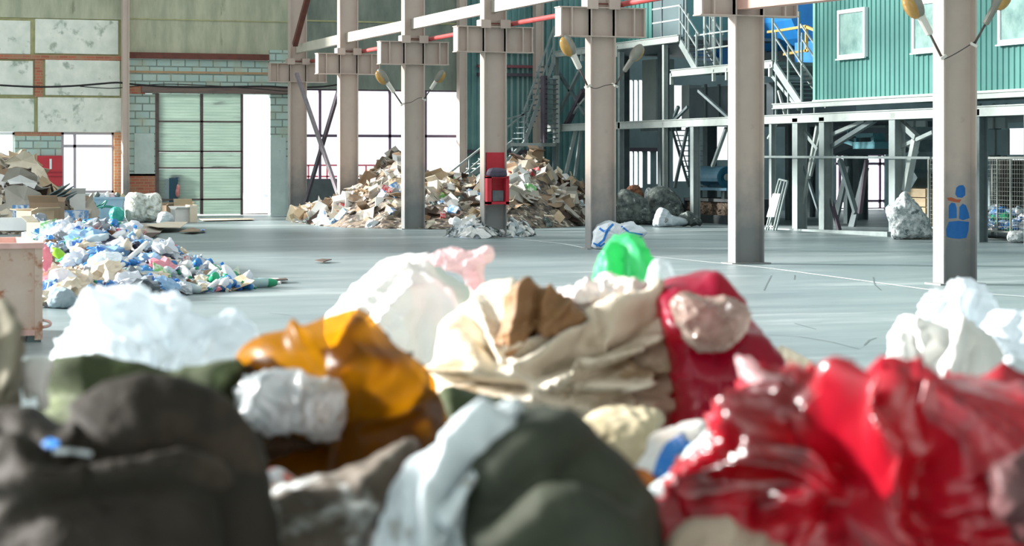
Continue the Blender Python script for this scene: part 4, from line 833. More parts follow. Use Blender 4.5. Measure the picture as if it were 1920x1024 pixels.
for k, (px0, py0, px1, py1, X, lab, c1) in enumerate(((1688, 222, 1736, 260, 27, 'pale sheet panel hung under the platform left of the blue-figure column', (186, 204, 204)), (1836, 206, 1886, 241, 26.5, 'pale sheet panel hung under the platform right of the blue-figure column', (180, 200, 200)), (1836, 243, 1890, 291, 27.5, 'pale blue panel standing above the mesh cage', (140, 168, 174)))):
    r = thing('sheet_panel', lab, 'panel', PX((px0 + px1) / 2, py1, X)); ybox(px0, py0, px1, py1, X, .05).build('panel_sheet', M('pale sheet', c1, tuple(v - 20 for v in c1), scale=2, rough=.6), r)
    for px in (px0, (px0 + px1) // 2, px1 - 2): ybox(px, py0 - (12 if k < 2 else 0), px + 2, py1, X - .04, .04).build('panel_rib', m_gal, r)
    if k == 2: 
        p = PX(1862, 291, X); MB().box((X, p.y - .5, 0), (X + .05, p.y - .4, p.z)).box((X, p.y + .4, 0), (X + .05, p.y + .5, p.z)).build('panel_leg', m_gald, r)
# curved blue machine behind the sacks
bm_ = thing('baling_machine', 'light blue machine with a curved hood behind the grey sacks', 'machine', PX(1335, 395, 24.6))
m_lb = M('light blue machine paint', (136, 184, 206), (104, 156, 184), scale=3, rough=.4, c3=(70, 110, 130), s3=5, t3=.64)
a, b = PX(1303, 333, 24.7), PX(1352, 333, 24.7); R = PX(1330, 311, 24.7).z - a.z
m = MB(); prof = [(R * math.cos(t), R * math.sin(t)) for t in np.linspace(-.3, math.pi + .9, 16)]
vs = [Vector((24.9 + q[0] * -1.0, y, a.z + q[1])) for y in (b.y, a.y) for q in prof]; n = len(prof); m.add(vs, [(i, i + 1, n + i + 1, n + i) for i in range(n - 1)] + [tuple(range(n)), tuple(range(2 * n - 1, n - 1, -1))]); m.build('curved_hood', m_lb, bm_)
MB().lathe([(.02, 0), (R * .94, .01), (R * .94, .04), (R * .7, .05), (R * .68, .0)], (24.9, b.y, a.z), 24, (0, -1, 0)).build('end_disc', M('teal end disc', (40, 116, 144), rough=.4), bm_)
MB().lathe([(.02, 0), (.1, .01), (.1, .12), (.02, .13)], (24.85, b.y - .05, a.z + .02), 12, (0, -1, 0)).build('hub', m_galwhite, bm_)
ybox(1304, 352, 1362, 357, 24.5, .8).build('skirt', m_lb, bm_); ybox(1306, 357, 1312, 393, 24.6, .08).build('leg', m_gald, bm_); ybox(1352, 357, 1358, 393, 24.6, .08).build('leg', m_gald, bm_)
tr = thing('debris_trough', 'dark steel trough full of speckled shreds left of the lone column', 'trough', PX(1325, 420, 23.75))
y0, y1 = PX(1380, 0, 23.75).y, PX(1282, 0, 23.75).y
zt = PX(1325, 372, 23.75).z
m = MB(); m.box((23.75, y0, 0), (24.9, y1, .06)).box((24.86, y0, 0), (24.9, y1, zt)).box((23.75, y0, 0), (24.9, y0 + .04, zt)).box((23.75, y1 - .04, 0), (24.9, y1, zt)).box((23.75, y0, .06), (23.79, y1, .22)).box((23.75, y0, zt - .08), (23.79, y1, zt)); m.build('trough_body', M('dark grey trough', (62, 70, 72), (48, 54, 58), scale=5, rough=.7), tr)
m_shred = M('speckled brown shreds', (104, 88, 70), (60, 54, 48), scale=10, rough=.9, c3=(214, 210, 196), s3=16, t3=.63)
rs = np.random.RandomState(4); g = 46; ys = np.linspace(y0 + .05, y1 - .05, g); zs = np.linspace(.1, zt - .04, 14)
V = []; 
for z in zs:
    for y in ys: V.append((23.80 + .06 * rs.rand(), y, z + .02 * rs.rand()))
for y in ys: V.append((24.84, y, zt - .03))
for y in ys: V.append((24.84, y, .1))
nr = len(V) // g; Fs = [(i * g + k, i * g + k + 1, ((i + 1) % nr) * g + k + 1, ((i + 1) % nr) * g + k) for i in range(nr) for k in range(g - 1)]
o = obj_from_arrays('shreds', V, Fs, m_shred, tr, smooth=False); tag(o, 'brown and white shreds', None, None, 'stuff')
# hand truck with the white board
ht = thing('hand_truck', 'tubular hand truck with a white board left of the platform posts', 'trolley', PX(1447, 432, 22.7))
for a in ((1461, 336, 1436, 431), (1466, 337, 1440, 431), (1472, 339, 1450, 432), (1477, 340, 1455, 432), (1461, 336, 1477, 340), (1438, 424, 1453, 425)): pbar(*a, w=.035, X=22.7, mat=m_gal, parent=ht, name='tube')
q = [PX(1449, 363, 22.66), PX(1463, 363, 22.66), PX(1451, 407, 22.66), PX(1437, 407, 22.66)]
MB().hexa([v + Vector((dx, 0, 0)) for dx in (0, .02) for v in q]).build('board', m_white, ht)
# mesh cage with bottles
cg = thing('mesh_cage', 'tall wire-mesh cage holding plastic bottles at the right edge', 'cage', PX(1840, 447, 24.4))
XG = 24.3; yA, yB = PX(1742, 0, XG).y, PX(1960, 0, XG).y; zt = PX(1840, 294, XG).z
m_cage = M('grey cage steel', (150, 158, 152), (120, 128, 122), scale=6, rough=.5)
for y in (yA, yB):
    for X in (XG, XG + 1.6): MB().box((X - .025, y - .025, 0), (X + .025, y + .025, zt)).build('corner_post', m_cage, cg)
for px in (1763, 1845, 1870, 1895): p = PX(px, 0, XG); MB().box((XG - .015, p.y - .015, .1), (XG + .015, p.y + .015, zt)).build('upright', m_cage, cg)
for X in (XG, XG + 1.6): MB().box((X - .025, yB, zt - .05), (X + .025, yA, zt)).build('top_rail', m_cage, cg)
zs_ = PX(1860, 432, XG).z; MB().box((XG - .03, yB, zs_ - .03), (XG + 1.63, yA, zs_)).build('shelf', m_cage, cg)
for X, nm in ((XG, 'mesh'), (XG + 1.6, 'mesh')):
    m = MB(); y = yB
    while y < yA: m.box((X - .003, y - .003, zs_), (X + .003, y + .003, zt)); y += .09
    z = zs_
    while z < zt: m.box((X - .003, yB, z - .003), (X + .003, yA, z + .003)); z += .09
    m.build(nm, m_cage, cg)
ybox(1872, 300, 1893, 396, XG + 1.0, .5).build('dark_panel', M('brown black panel', (70, 66, 58), (50, 50, 48), scale=4), cg)
# ================================================================== things on the floor, far and middle distance
rnd = random.Random(11)
def fbag(name, label, cat, outline, py_base, mat, seed, T=None, dz=0, **k):
    d = F * CH / (py_base - HY); xs = [p[0] for p in outline]; wm = (max(xs) - min(xs)) / F * d
    k.setdefault('wr', (.032, .02, .014)); k.setdefault('nu', 90); k.setdefault('nv', 34); k.setdefault('fq', (2.5, 6, 13))
    return bag(name, label, cat, outline, d + (T or wm * .4) + dz, T or wm * .4, mat, seed, floor=False, **k)
m_sackslate = M('grey green sack', (112, 122, 116), (62, 70, 70), scale=7, rough=.8, c3=(178, 188, 186), s3=8, t3=.6, bump=.8, bscale=14, sharp=.12)  # lighter speckles stand in for light catching on creases
m_bigw = M('dirty white big bag', (222, 228, 226), (150, 162, 164), scale=9, rough=.75, c3=(96, 110, 112), s3=7.0, t3=.56, bump=.8, bscale=16, sharp=.1)
sb = fbag('striped_sack', 'white woven sack with blue stripes on the floor by the striped-sack column foot', 'sack', [(1112, 468), (1110, 440), (1120, 424), (1140, 416), (1165, 420), (1185, 416), (1205, 428), (1214, 436), (1204, 450), (1206, 466), (1160, 471)], 469, M('white blue tinted weave', (232, 238, 242), (204, 214, 222), scale=4, rough=.7), 60, T=.45)
for pts, wd in (([(1118, 462), (1132, 450), (1140, 430), (1150, 420)], 4), ([(1124, 428), (1132, 434), (1144, 430)], 4), ([(1165, 424), (1180, 436), (1205, 440)], 3), ([(1112, 456), (1126, 462), (1134, 456)], 3), ([(1180, 444), (1196, 448), (1204, 446)], 6)): strip_on(sb, pts, wd, m_blueband, 'blue_stripe')
fbag('big_bag', 'tied dirty white big bag standing beside the blue-figure column', 'sack', [(1676, 448), (1668, 420), (1662, 392), (1676, 380), (1690, 364), (1700, 360), (1712, 374), (1728, 392), (1740, 412), (1748, 440), (1740, 448), (1705, 450)], 450, m_bigw, 61, wr=(.03, .03, .016), cl=0.0)
for k, (ol, yb_, lab, mt) in enumerate((
    ([(1156, 418), (1154, 380), (1160, 360), (1172, 354), (1190, 362), (1208, 372), (1222, 392), (1226, 418), (1190, 422)], 422, 'grey green sack heaped with brown scraps right of the striped-sack column', m_sackslate),
    ([(1214, 418), (1216, 385), (1214, 365), (1226, 352), (1246, 350), (1262, 356), (1276, 374), (1282, 400), (1278, 418), (1250, 421)], 421, 'grey green sack leaning in the middle of the sacks behind the platform posts', m_sackslate),
    ([(1226, 424), (1228, 404), (1236, 390), (1248, 392), (1262, 404), (1284, 410), (1288, 420), (1260, 425)], 426, 'white rumpled empty sack on the floor before the grey sacks', m_bluewhite),
    ([(1270, 422), (1272, 406), (1288, 396), (1300, 400), (1314, 412), (1314, 421), (1290, 424)], 425, 'flat grey cloth sack on the floor before the dark trough', m_sackslate),
    ([(1258, 410), (1262, 390), (1274, 380), (1284, 388), (1286, 410), (1272, 414)], 416, 'small black sack between the grey sacks and the trough', M('black sack film', (52, 58, 66), (38, 42, 50), scale=5, rough=.4)))):
    fbag('waste_sack', lab, 'sack', ol, yb_, mt, 62 + k, group='sacks behind the platform posts', dz=-.1 * k if k > 1 else 0)
fbag('crumpled_scraps', 'brown crumpled scraps lying in the top of the grey green sack', 'scrap', [(1172, 372), (1174, 356), (1186, 347), (1198, 350), (1206, 362), (1204, 374), (1188, 376)], 420, M('brown scraps', (138, 96, 70), (104, 72, 54), scale=10, rough=.9), 70, dz=.2)
fbag('waste_sack', 'white sack end poking out above the grey green sacks', 'sack', [(1208, 372), (1210, 358), (1220, 353), (1232, 360), (1230, 372), (1218, 374)], 416, m_bigw, 71, dz=.3, group='sacks behind the platform posts')
fbag('waste_sack', 'white stained sack under the right end of the mesh cage', 'sack', [(1892, 452), (1890, 436), (1902, 432), (1930, 433), (1950, 440), (1950, 453), (1915, 455)], 456, m_bigw, 72, T=.2)
# far left group before the panelled wall and the door
d60 = 404
big = fbag('big_bag', 'pale big bag stuffed with clear rubbish left of the sectional door', 'sack', [(240, 416), (234, 392), (236, 368), (250, 361), (275, 363), (296, 362), (304, 378), (302, 400), (296, 414), (265, 418)], 418, M('pale rubbish big bag', (220, 226, 220), (160, 168, 160), scale=8, rough=.7, c3=(138, 138, 112), s3=8, t3=.57, bump=.8, bscale=14, sharp=.1), 73)
bn = thing('plastic_bin', 'pale blue plastic bin full of scraps beside the pale big bag', 'bin', PF(197, 412))
p = PF(197, 414); hw, hd, h = .56, .4, .62
m_bin = M('pale blue plastic', (176, 204, 224), (150, 184, 210), scale=3, rough=.4)
m = MB(); ir = .05
m.hexa([p + RT * a * hw * s + FW * (b * hd * s) + UP * z for z, s in ((.01, .88), (h, 1)) for a, b in ((-1, -1), (1, -1), (1, 1), (-1, 1))]); m.build('tub', m_bin, bn)
for a, b in (((-1, -1), (1, -1)), ((1, -1), (1, 1)), ((1, 1), (-1, 1)), ((-1, 1), (-1, -1))): MB().bar(p + RT * a[0] * hw + FW * a[1] * hd + UP * h, p + RT * b[0] * hw + FW * b[1] * hd + UP * h, .06, .06).build('rim', m_bin, bn)
hs = MB(); base = PF(198, 412); m_cwhiteq = M('white scrap paper', (236, 236, 232), rough=.7)
pts = []
for i in range(90):
    t = i / 89 * 2 * math.pi * 4.2; r_ = .28 + .10 * math.sin(t * .37); pts.append(base - FW * 2.1 + RT * (.1 + .55 * math.sin(t * .23) + r_ * math.cos(t)) + FW * (-.1 + r_ * math.sin(t) * .6) + UP * (.30 + .07 * math.sin(t * 1.7) + .10 * (1 + math.cos(t * .5))))
for k in range(7): fbag('crumpled_scrap', ['white', 'grey', 'bluish', 'white', 'pinkish', 'grey', 'buff'][k] + ' scrap on top of the pale blue bin, ' + ['at its left rim', 'left of its middle', 'near its middle', 'at its middle', 'right of its middle', 'near its right rim', 'at its right rim'][k], 'scrap', [(168 + 9.5 * k, 374), (167 + 9.5 * k, 368), (172 + 9.5 * k, 363 - 3 * (k % 2)), (178 + 9.5 * k, 367), (179 + 9.5 * k, 374)], 413, (m_cwhiteq, m_sackslate, m_bluewhite, m_cwhiteq, m_pink, m_sackslate, m_sackcream)[k], 120 + k, T=.14, dz=-.7, nu=40, nv=18, group='scraps on the pale blue bin')
tag(hs.tube(pts, .02, 6).build('hose', M('green plastic hose', (30, 130, 110), (24, 108, 104), scale=4, rough=.4), smooth=True), 'tangled green hose lying before the pale blue bin', 'hose')
fbag('plastic_bag', 'small turquoise bag by the tangled green hose', 'bag', [(208, 412), (206, 396), (214, 388), (228, 390), (232, 404), (226, 414)], 416, M('turquoise film', (60, 170, 160), (90, 200, 190), scale=6, rough=.4, trans=.3), 74, T=.2, dz=-1.0)
# appliance with the purple bag on top
ap = thing('appliance', 'grey and dark teal appliance standing before the sectional door', 'appliance', PF(318, 405)); q = PF(318, 404)
def pxbox(mb, px0, py0, px1, py1, d, dep): 
    a = [P(px0, py1, d), P(px1, py1, d), P(px1, py0, d), P(px0, py0, d)]
    for v in a: v.z = max(v.z, 0.004)
    b = [v + FW * dep for v in a]; return mb.add(a + b, [(0, 1, 2, 3), (7, 6, 5, 4), (0, 4, 5, 1), (1, 5, 6, 2), (2, 6, 7, 3), (3, 7, 4, 0)])
D = proj(q)[2] - .6
pxbox(MB(), 297, 336, 317, 404, D, .5).build('side_panel', M('grey appliance side', (150, 168, 172), (130, 148, 152), scale=3, rough=.5), ap)
pxbox(MB(), 317.2, 334, 332, 404, D + .02, .46).build('front_panel', M('dark teal appliance front', (34, 84, 104), (26, 66, 84), scale=3, rough=.4), ap)
fbag('plastic_bag', 'purple blue bag lying on top of the appliance', 'bag', [(304, 336), (306, 326), (318, 323), (334, 328), (342, 335), (336, 341), (318, 339)], 404, M('purple blue film', (84, 84, 168), (50, 60, 110), scale=8, rough=.5), 75, T=.22, dz=-.5)
# hand-placed cartons
m_kraft = M('kraft cardboard', (204, 184, 156), (184, 162, 132), scale=2, rough=.85)
m_kraftd = M('brown cardboard', (164, 142, 118), (138, 116, 96), scale=2, rough=.85)
m_kraftg = M('grey cardboard', (186, 180, 168), (160, 154, 144), scale=2, rough=.85)
m_kraftp = M('pale cardboard', (230, 220, 200), (212, 200, 178), scale=2, rough=.85)
m_cwhite = M('white coated card', (234, 234, 230), (216, 216, 214), scale=3, rough=.6)
m_cred = M('red printed card', (206, 70, 72), (226, 212, 208), scale=7, rough=.6, sharp=.05)
m_cblue = M('blue printed card', (92, 146, 200), (222, 228, 234), scale=7, rough=.6, sharp=.06)
m_cgreen = M('green printed card', (120, 190, 110), (226, 230, 214), scale=7, rough=.6, sharp=.05)
m_cdark = M('dark brown cardboard', (92, 76, 66), (70, 60, 54), scale=3, rough=.9)  # darkest of the cardboard tones
def carton(label, px, py, w_, dp, h, yaw, mat, flaps=True, tilt=(0, 0), z=0.0, d=None, open_=True):
    q = P(px, py, d) if d else PF(px, py); q = Vector((q.x, q.y, q.z if d else 0.004 + z))
    r = thing('cardboard_box', label, 'box', q); r.rotation_euler = (tilt[0], tilt[1], yaw); t = .012; o = q
    mb = MB(); b = lambda lo, hi: mb.box(tuple(o[i] + lo[i] for i in range(3)), tuple(o[i] + hi[i] for i in range(3)))
    b((-w_ / 2, -dp / 2, 0), (w_ / 2, dp / 2, t)); b((-w_ / 2, -dp / 2, t), (w_ / 2, -dp / 2 + t, h)); b((-w_ / 2, dp / 2 - t, t), (w_ / 2, dp / 2, h)); b((-w_ / 2, -dp / 2 + t, t), (-w_ / 2 + t, dp / 2 - t, h)); b((w_ / 2 - t, -dp / 2 + t, t), (w_ / 2, dp / 2 - t, h))
    mb.build('box_body', mat, r)
    if flaps:
        for s in (-1, 1):
            a = rnd.uniform(-.2, .9); l_ = dp * .45
            MB().hexa([o + Vector(v) for v in ((-w_ / 2, s * dp / 2, h), (w_ / 2, s * dp / 2, h), (w_ / 2, s * (dp / 2 + l_ * math.cos(a)), h + l_ * math.sin(a)), (-w_ / 2, s * (dp / 2 + l_ * math.cos(a)), h + l_ * math.sin(a)), (-w_ / 2, s * dp / 2, h + t), (w_ / 2, s * dp / 2, h + t), (w_ / 2, s * (dp / 2 + l_ * math.cos(a)), h + t + l_ * math.sin(a)), (-w_ / 2, s * (dp / 2 + l_ * math.cos(a)), h + t + l_ * math.sin(a)))]).build('flap', mat, r)
    return r
carton('wide brown cardboard box before the appliance', 326, 409, .6, .35, .36, .2, m_kraftd)
carton('low brown box right of the appliance under the door', 345, 412, .5, .45, .42, -.3, m_kraft)
carton('white carton on the floor beside the pale big bag', 341, 417, .5, .36, .34, .15, m_cwhite)
carton('narrow tan box standing at the end of the door group', 359, 417, .2, .4, .46, .1, m_kraftp, flaps=False)
fbag('crumpled_bag', 'crumpled white bag on the floor between the pale big bag and the cartons', 'bag', [(297, 416), (298, 402), (308, 396), (320, 400), (326, 410), (320, 418), (306, 419)], 420, m_bluewhite, 76, T=.25, group='bags by the cartons')
fbag('plastic_scrap', 'red and white wrapper sticking up beside the appliance', 'scrap', [(329, 362), (332, 346), (338, 350), (336, 366), (332, 370)], 404, M('red wrapper', (206, 50, 60), (230, 200, 190), scale=10, rough=.5), 77, T=.08, dz=-.7, nu=40, nv=16, wr=(.01, .006, .003))
def fsheet(label, pts, mat, z=0.02, name='cardboard_sheet', group='flat cardboard on the floor', lift=0.06, seed=0):
    q = [PF(*p) for p in pts]; n = len(q); r_ = random.Random(seed + n); zt = [z + r_.uniform(0, lift) for _ in q]; c = sum(q, Vector()) / n; c.z = z + lift * .8
    top = [Vector((v.x, v.y, h + .012)) for v, h in zip(q, zt)] + [c + Vector((0, 0, .012))]; bot = [Vector((v.x, v.y, max(.002, h))) for v, h in zip(q, zt)] + [c]
    m = MB(); m.add(top + bot, [(i, (i + 1) % n, n) for i in range(n)] + [((i + 1) % n + n + 1, i + n + 1, 2 * n + 1) for i in range(n)] + [(i + n + 1, (i + 1) % n + n + 1, (i + 1) % n, i) for i in range(n)])
    return tag(m.build(name, mat), label, 'cardboard', group)
fsheet('grey flattened cardboard on the floor nearest the pale big bag', [(226, 436), (262, 424), (312, 428), (300, 440), (250, 443)], m_kraftg, seed=1)
fsheet('pale flattened cardboard on the floor before the cartons', [(272, 432), (310, 425), (352, 428), (338, 436), (296, 438)], m_kraftp, z=.10, seed=2)
fsheet('dark brown cardboard on the floor left of the pale flattened sheet', [(238, 448), (262, 440), (300, 442), (282, 450)], m_cdark, seed=3)
fsheet('small brown cardboard piece on the floor right of the flattened sheets', [(336, 438), (360, 434), (384, 436), (364, 440)], m_kraftd, seed=4)
fsheet('blue scrap on the floor right of the flattened sheets', [(374, 437), (378, 434), (386, 434), (384, 438)], m_cblue, name='paper_scrap', group='scraps on the floor', seed=5)
fsheet('white scrap on the open floor between the plastic heap and the door', [(272, 462), (296, 450), (316, 455), (300, 460)], m_cwhite, name='paper_scrap', group='scraps on the floor', lift=.03, seed=6)
fsheet('long tan board on the floor before the open doorway', [(372, 412), (470, 411), (478, 414), (380, 416)], m_kraftp, name='board', lift=.01, seed=7)
fsheet('dark scrap on the open floor before the bright white sack', [(590, 493), (604, 491), (622, 492), (606, 495)], m_cdark, name='paper_scrap', group='scraps on the floor', lift=.03, seed=8)

# rusty skip container on the left
ct = thing('waste_container', 'rusty pale steel waste container cut off by the left edge', 'container', PF(30, 640)); m_ct = M('rusty cream container paint', (214, 196, 184), (196, 168, 150), scale=3, rough=.7, c3=(168, 112, 82), s3=4.5, t3=.55)
K0 = PF(77, 641); XK, YK = K0.x, K0.y; LW, LD = 2.6, 1.5; zk = P(77, 455, proj(K0)[2]).z
def kbox(x0, x1, y0, y1, z0, z1): return MB().box((XK + x0, YK + y0, z0), (XK + x1, YK + y1, z1))
kbox(-LW, -.02, 0, .03, .07, zk - .05).build('front_wall', m_ct, ct); kbox(-.03, 0, .03, LD - .03, .07, zk - .05).build('side_wall', m_ct, ct); kbox(-LW, -.03, LD - .03, LD, .07, zk - .05).build('back_wall', m_ct, ct); kbox(-LW, -LW + .03, .03, LD - .03, .07, zk - .05).build('side_wall', m_ct, ct)
m_cr = M('pale pink rim paint', (232, 196, 190), (206, 160, 150), scale=6, rough=.6)
kbox(-LW, .02, -.04, .05, zk - .05, zk).build('rim', m_cr, ct); kbox(-.05, .02, .05, LD, zk - .05, zk).build('rim', m_cr, ct); kbox(-LW, -.05, LD - .05, LD + .02, zk - .05, zk).build('rim', m_cr, ct)
kbox(-.06, .01, -.03, .04, .02, zk - .05).build('corner_post', m_ct, ct); kbox(-LW, -.06, -.03, .02, .06, .11).build('bottom_rail', m_cr, ct); kbox(-LW, -.03, .03, LD - .03, .07, .1).build('bottom_plate', m_ct, ct)
for x_ in (-.12, -LW): 
    for y_ in (0, LD - .12): kbox(x_, x_ + .12, y_, y_ + .12, 0, .07).build('foot', m_gald, ct)
dk = proj(K0)[2]
MB().tube([P(78 + 17 * math.sin(t), 607 + 6.5 * math.cos(t), dk) for t in np.linspace(.1, math.pi - .1, 9)], .014, 8).build('hook', m_cr, ct, smooth=True)
# fire equipment on the fourth column
yF = COLS[3][1]; 
def ycol(px0, py0, px1, py1, Y, t): 
    m = MB(); a = PY(px0, py1, Y); b = PY(px1, py0, Y); return m.box((a.x, Y - t, a.z), (b.x, Y, b.z))
fb = thing('fire_equipment_box', 'red fire board and open red box fixed to the column', 'fire equipment', PY(928, 384, yF - .15))
m_fire = M('fire red paint', (206, 52, 66), (184, 40, 56), scale=4, rough=.45)
ycol(911, 286, 945, 345, yF - .02, .03).build('backboard', m_fire, fb); ycol(916, 345, 945, 382, yF - .02, .02).build('box_back', m_fire, fb)
for r_ in ((909, 331, 917, 384), (944, 333, 950, 384), (909, 330, 950, 334), (909, 378, 950, 383)): ycol(*r_, yF - .14, .16).build('box_frame', m_fire, fb)
ycol(919, 357, 940, 377, yF - .06, .14).build('grey_reel', M('grey reel', (120, 128, 130), (84, 92, 98), scale=8, rough=.6), fb)
d4 = proj((COLX[3], yF, 1.5))[2]
bag('dark_bag', 'dark purple grey bag resting on top of the red fire box', 'bag', [(912, 328), (914, 319), (922, 315), (940, 315), (949, 320), (951, 328), (944, 332), (920, 332)], d4 - .25, .12, M('dark purple grey nylon', (92, 84, 102), (68, 62, 78), scale=5, rough=.6), 78, floor=False, nu=60, nv=24, wr=(.012, .006, .003))
# stairs by the teal wall
ss = thing('steel_staircase', 'grey steel staircase climbing along the teal wall behind the fire board column', 'stairs', PY(915, 400, 60.2))
def sbar(a, b, w_, nm, Y=60.2, mat=None): return MB().bar(PY(*a, Y), PY(*b, Y), w_, side=None).build(nm, mat or m_gal, ss)
for Y in (60.2, 61.1):
    sbar((836, 366), (962, 266), .12, 'stringer', Y); sbar((836, 330), (905, 275), .05, 'handrail', Y, m_galwhite); sbar((848, 346), (905, 296), .05, 'handrail', Y, m_galwhite)
    sbar((905, 275), (950, 240), .05, 'handrail', Y); sbar((950, 240), (984, 212), .05, 'handrail', Y); sbar((948, 224), (984, 214), .05, 'handrail', Y)
    sbar((984, 265), (1037, 118), .10, 'stringer', Y); sbar((982, 210), (1039, 50), .05, 'handrail', Y); sbar((985, 232), (1038, 84), .04, 'handrail', Y); sbar((942, 310), (985, 266), .1, 'stringer', Y)
    for px, t, b_ in ((846, 322, 358), (880, 295, 332), (905, 275, 312), (950, 240, 276), (983, 212, 268), (1010, 134, 194), (1025, 92, 152), (1038, 52, 118)): sbar((px, t), (px, b_), .045, 'baluster', Y)
for k in range(11):
    t = (k + .5) / 11; p = PY(836 + 126 * t, 366 - 100 * t, 60.2); MB().box((p.x - .12, 60.2, p.z - .015), (p.x + .12, 61.1, p.z + .015)).build('tread', m_galwhite, ss)
for k in range(14):
    t = (k + .5) / 14; p = PY(984 + 53 * t, 265 - 147 * t, 60.2); MB().box((p.x - .12, 60.2, p.z - .015), (p.x + .12, 61.1, p.z + .015)).build('tread', m_gald, ss)
a, b = PY(958, 268, 60.1), PY(1042, 268, 60.1); MB().box((a.x, 60.1, a.z - .1), (b.x, 61.3, a.z)).build('landing', m_galwhite, ss)
for px in (962, 1000, 1038): p = PY(px, 272, 60.4); MB().box((p.x - .05, 60.3, 0), (p.x + .05, 60.4, p.z)).build('landing_leg', m_gald, ss)
ld = thing('ladder_stair', 'steep open-tread stair with daylight between its treads', 'stairs', PY(1031, 266, 60.0))
for px in (1020, 1043): a, b = PY(px, 142, 59.9), PY(px, 268, 59.9); MB().box((a.x - .05, 59.75, b.z), (a.x + .05, 60.05, a.z)).build('stringer', m_dark if px < 1030 else m_galwhite, ld)
for k in range(13): p = PY(1020, 148 + k * 9.2, 59.9); q_ = PY(1043, 148, 59.9); MB().box((p.x, 59.75, p.z - .03), (q_.x, 60.0, p.z)).build('tread', m_gald, ld)
wpart('sheet_cladding', m_strip, wb, [(1022, 146, 1042, 240)], Y=YB - .03, t=.05)  # pale sheet added behind the treads to stand in for daylight
# ================================================================== heaps: a mound each, and every item lying on it
class Mound:
    """prof: (px, y of crest, y of toe, metres from toe to crest) across the picture; a rounded hill on the floor"""
    def __init__(s, prof, back=1.6, seed=0, amp=.05):
        s.p = np.array(prof, float); s.back = back; s.seed = seed; s.amp = amp
    def pos(s, px, t):
        px = np.asarray(px, float); t = np.asarray(t, float)
        yt, y0, dd = (np.interp(px, s.p[:, 0], s.p[:, k]) for k in (1, 2, 3))
        d0 = F * CH / (y0 - HY); dr = d0 + dd; zr = np.maximum(0.02, CH + (HY - yt) / F * dr)
        d = d0 + dd * np.where(t <= 1, t, 1 + (t - 1) * s.back)
        h = np.where(t <= 1, 1 - (1 - np.clip(t, 0, 1)) ** 1.5, 1 - np.clip(t - 1, 0, 1) ** 1.6)
        c, f, r = np.array(CAM), np.array(FW), np.array(RT)
        V = c + d[..., None] * f + ((px - CX) / F * d)[..., None] * r
        V[..., 2] = zr * h
        n = pn(V.reshape(-1, 3) * np.array([1.6, 1.6, 0]) + s.seed * 3.3).reshape(zr.shape) + .5 * pn(V.reshape(-1, 3) * np.array([4, 4, 0]) + s.seed).reshape(zr.shape)
        V[..., 2] = np.maximum(0.004, V[..., 2] + n * s.amp * np.minimum(1, h * 3))
        return V
    def mesh(s, name, label, mat, nx=120, nt=40):
        X, T = np.meshgrid(np.linspace(s.p[0, 0], s.p[-1, 0], nx), np.linspace(0, 2, nt)); V = s.pos(X, T); Vf = V.reshape(-1, 3); lo, hi = Vf.min(0), Vf.max(0)
        Fc = [(i * nx + k, i * nx + k + 1, (i + 1) * nx + k + 1, (i + 1) * nx + k) for i in range(nt - 1) for k in range(nx - 1)]
        B = Vf.copy(); B[:, 2] = 0.001; n = len(Vf); Fb = [tuple(q + n for q in f)[::-1] for f in Fc]
        rim = [k for k in range(nx)] + [i * nx + nx - 1 for i in range(1, nt)] + [(nt - 1) * nx + k for k in range(nx - 2, -1, -1)] + [i * nx for i in range(nt - 2, 0, -1)]
        Fr = [(a, a + n, b + n, b) for a, b in zip(rim, rim[1:] + rim[:1])]
        o = obj_from_arrays(name, np.vstack([Vf, B]), Fc + Fb + Fr, mat, origin=((lo[0] + hi[0]) / 2, (lo[1] + hi[1]) / 2, 0)); return tag(o, label, 'heap', None, 'stuff')
    def frame(s, px, t):
        a, b, c = (Vector(v) for v in s.pos(np.array([px, px + 4, px]), np.array([t, t, t + .05]))); n = (b - a).cross(c - a).normalized()
        return a, (n if n.z > 0 else -n)

# ---- prototypes: small meshes lying at the origin, base at z = 0
def shell(Pts, n, m_, th):
    V = np.asarray(Pts).reshape(-1, 3); k = len(V); W = V.copy(); W[:, 2] += th
    Fc = [(i * n + j, i * n + j + 1, (i + 1) * n + j + 1, (i + 1) * n + j) for i in range(m_ - 1) for j in range(n - 1)]
    rim = list(range(n)) + [i * n + n - 1 for i in range(1, m_)] + [(m_ - 1) * n + j for j in range(n - 2, -1, -1)] + [i * n for i in range(m_ - 2, 0, -1)]
    return np.vstack([V, W]), [f[::-1] for f in Fc] + [tuple(q + k for q in f) for f in Fc] + [(a, b, b + k, a + k) for a, b in zip(rim, rim[1:] + rim[:1])]
def p_sheet(w_, h, fold, curl, seed):
    r_ = random.Random(seed); n, m_ = 7, 6; x = np.linspace(-w_ / 2, w_ / 2, n); y = np.linspace(-h / 2, h / 2, m_); Xg, Yg = np.meshgrid(x, y)
    Z = curl * (Xg / w_ * 2) ** 2 * w_ * .3 + fold * np.abs(Yg + r_.uniform(-.1, .1) * h) + .04 * pn(np.stack([Xg * 4, Yg * 4, 0 * Xg + seed], -1).reshape(-1, 3)).reshape(Xg.shape)
    if seed % 2: Xg = Xg * (1 + .25 * np.sin(Yg / h * 3 + seed))
    Z -= Z.min(); V, Fc = shell(np.stack([Xg, Yg, Z], -1), n, m_, .012); return V, Fc
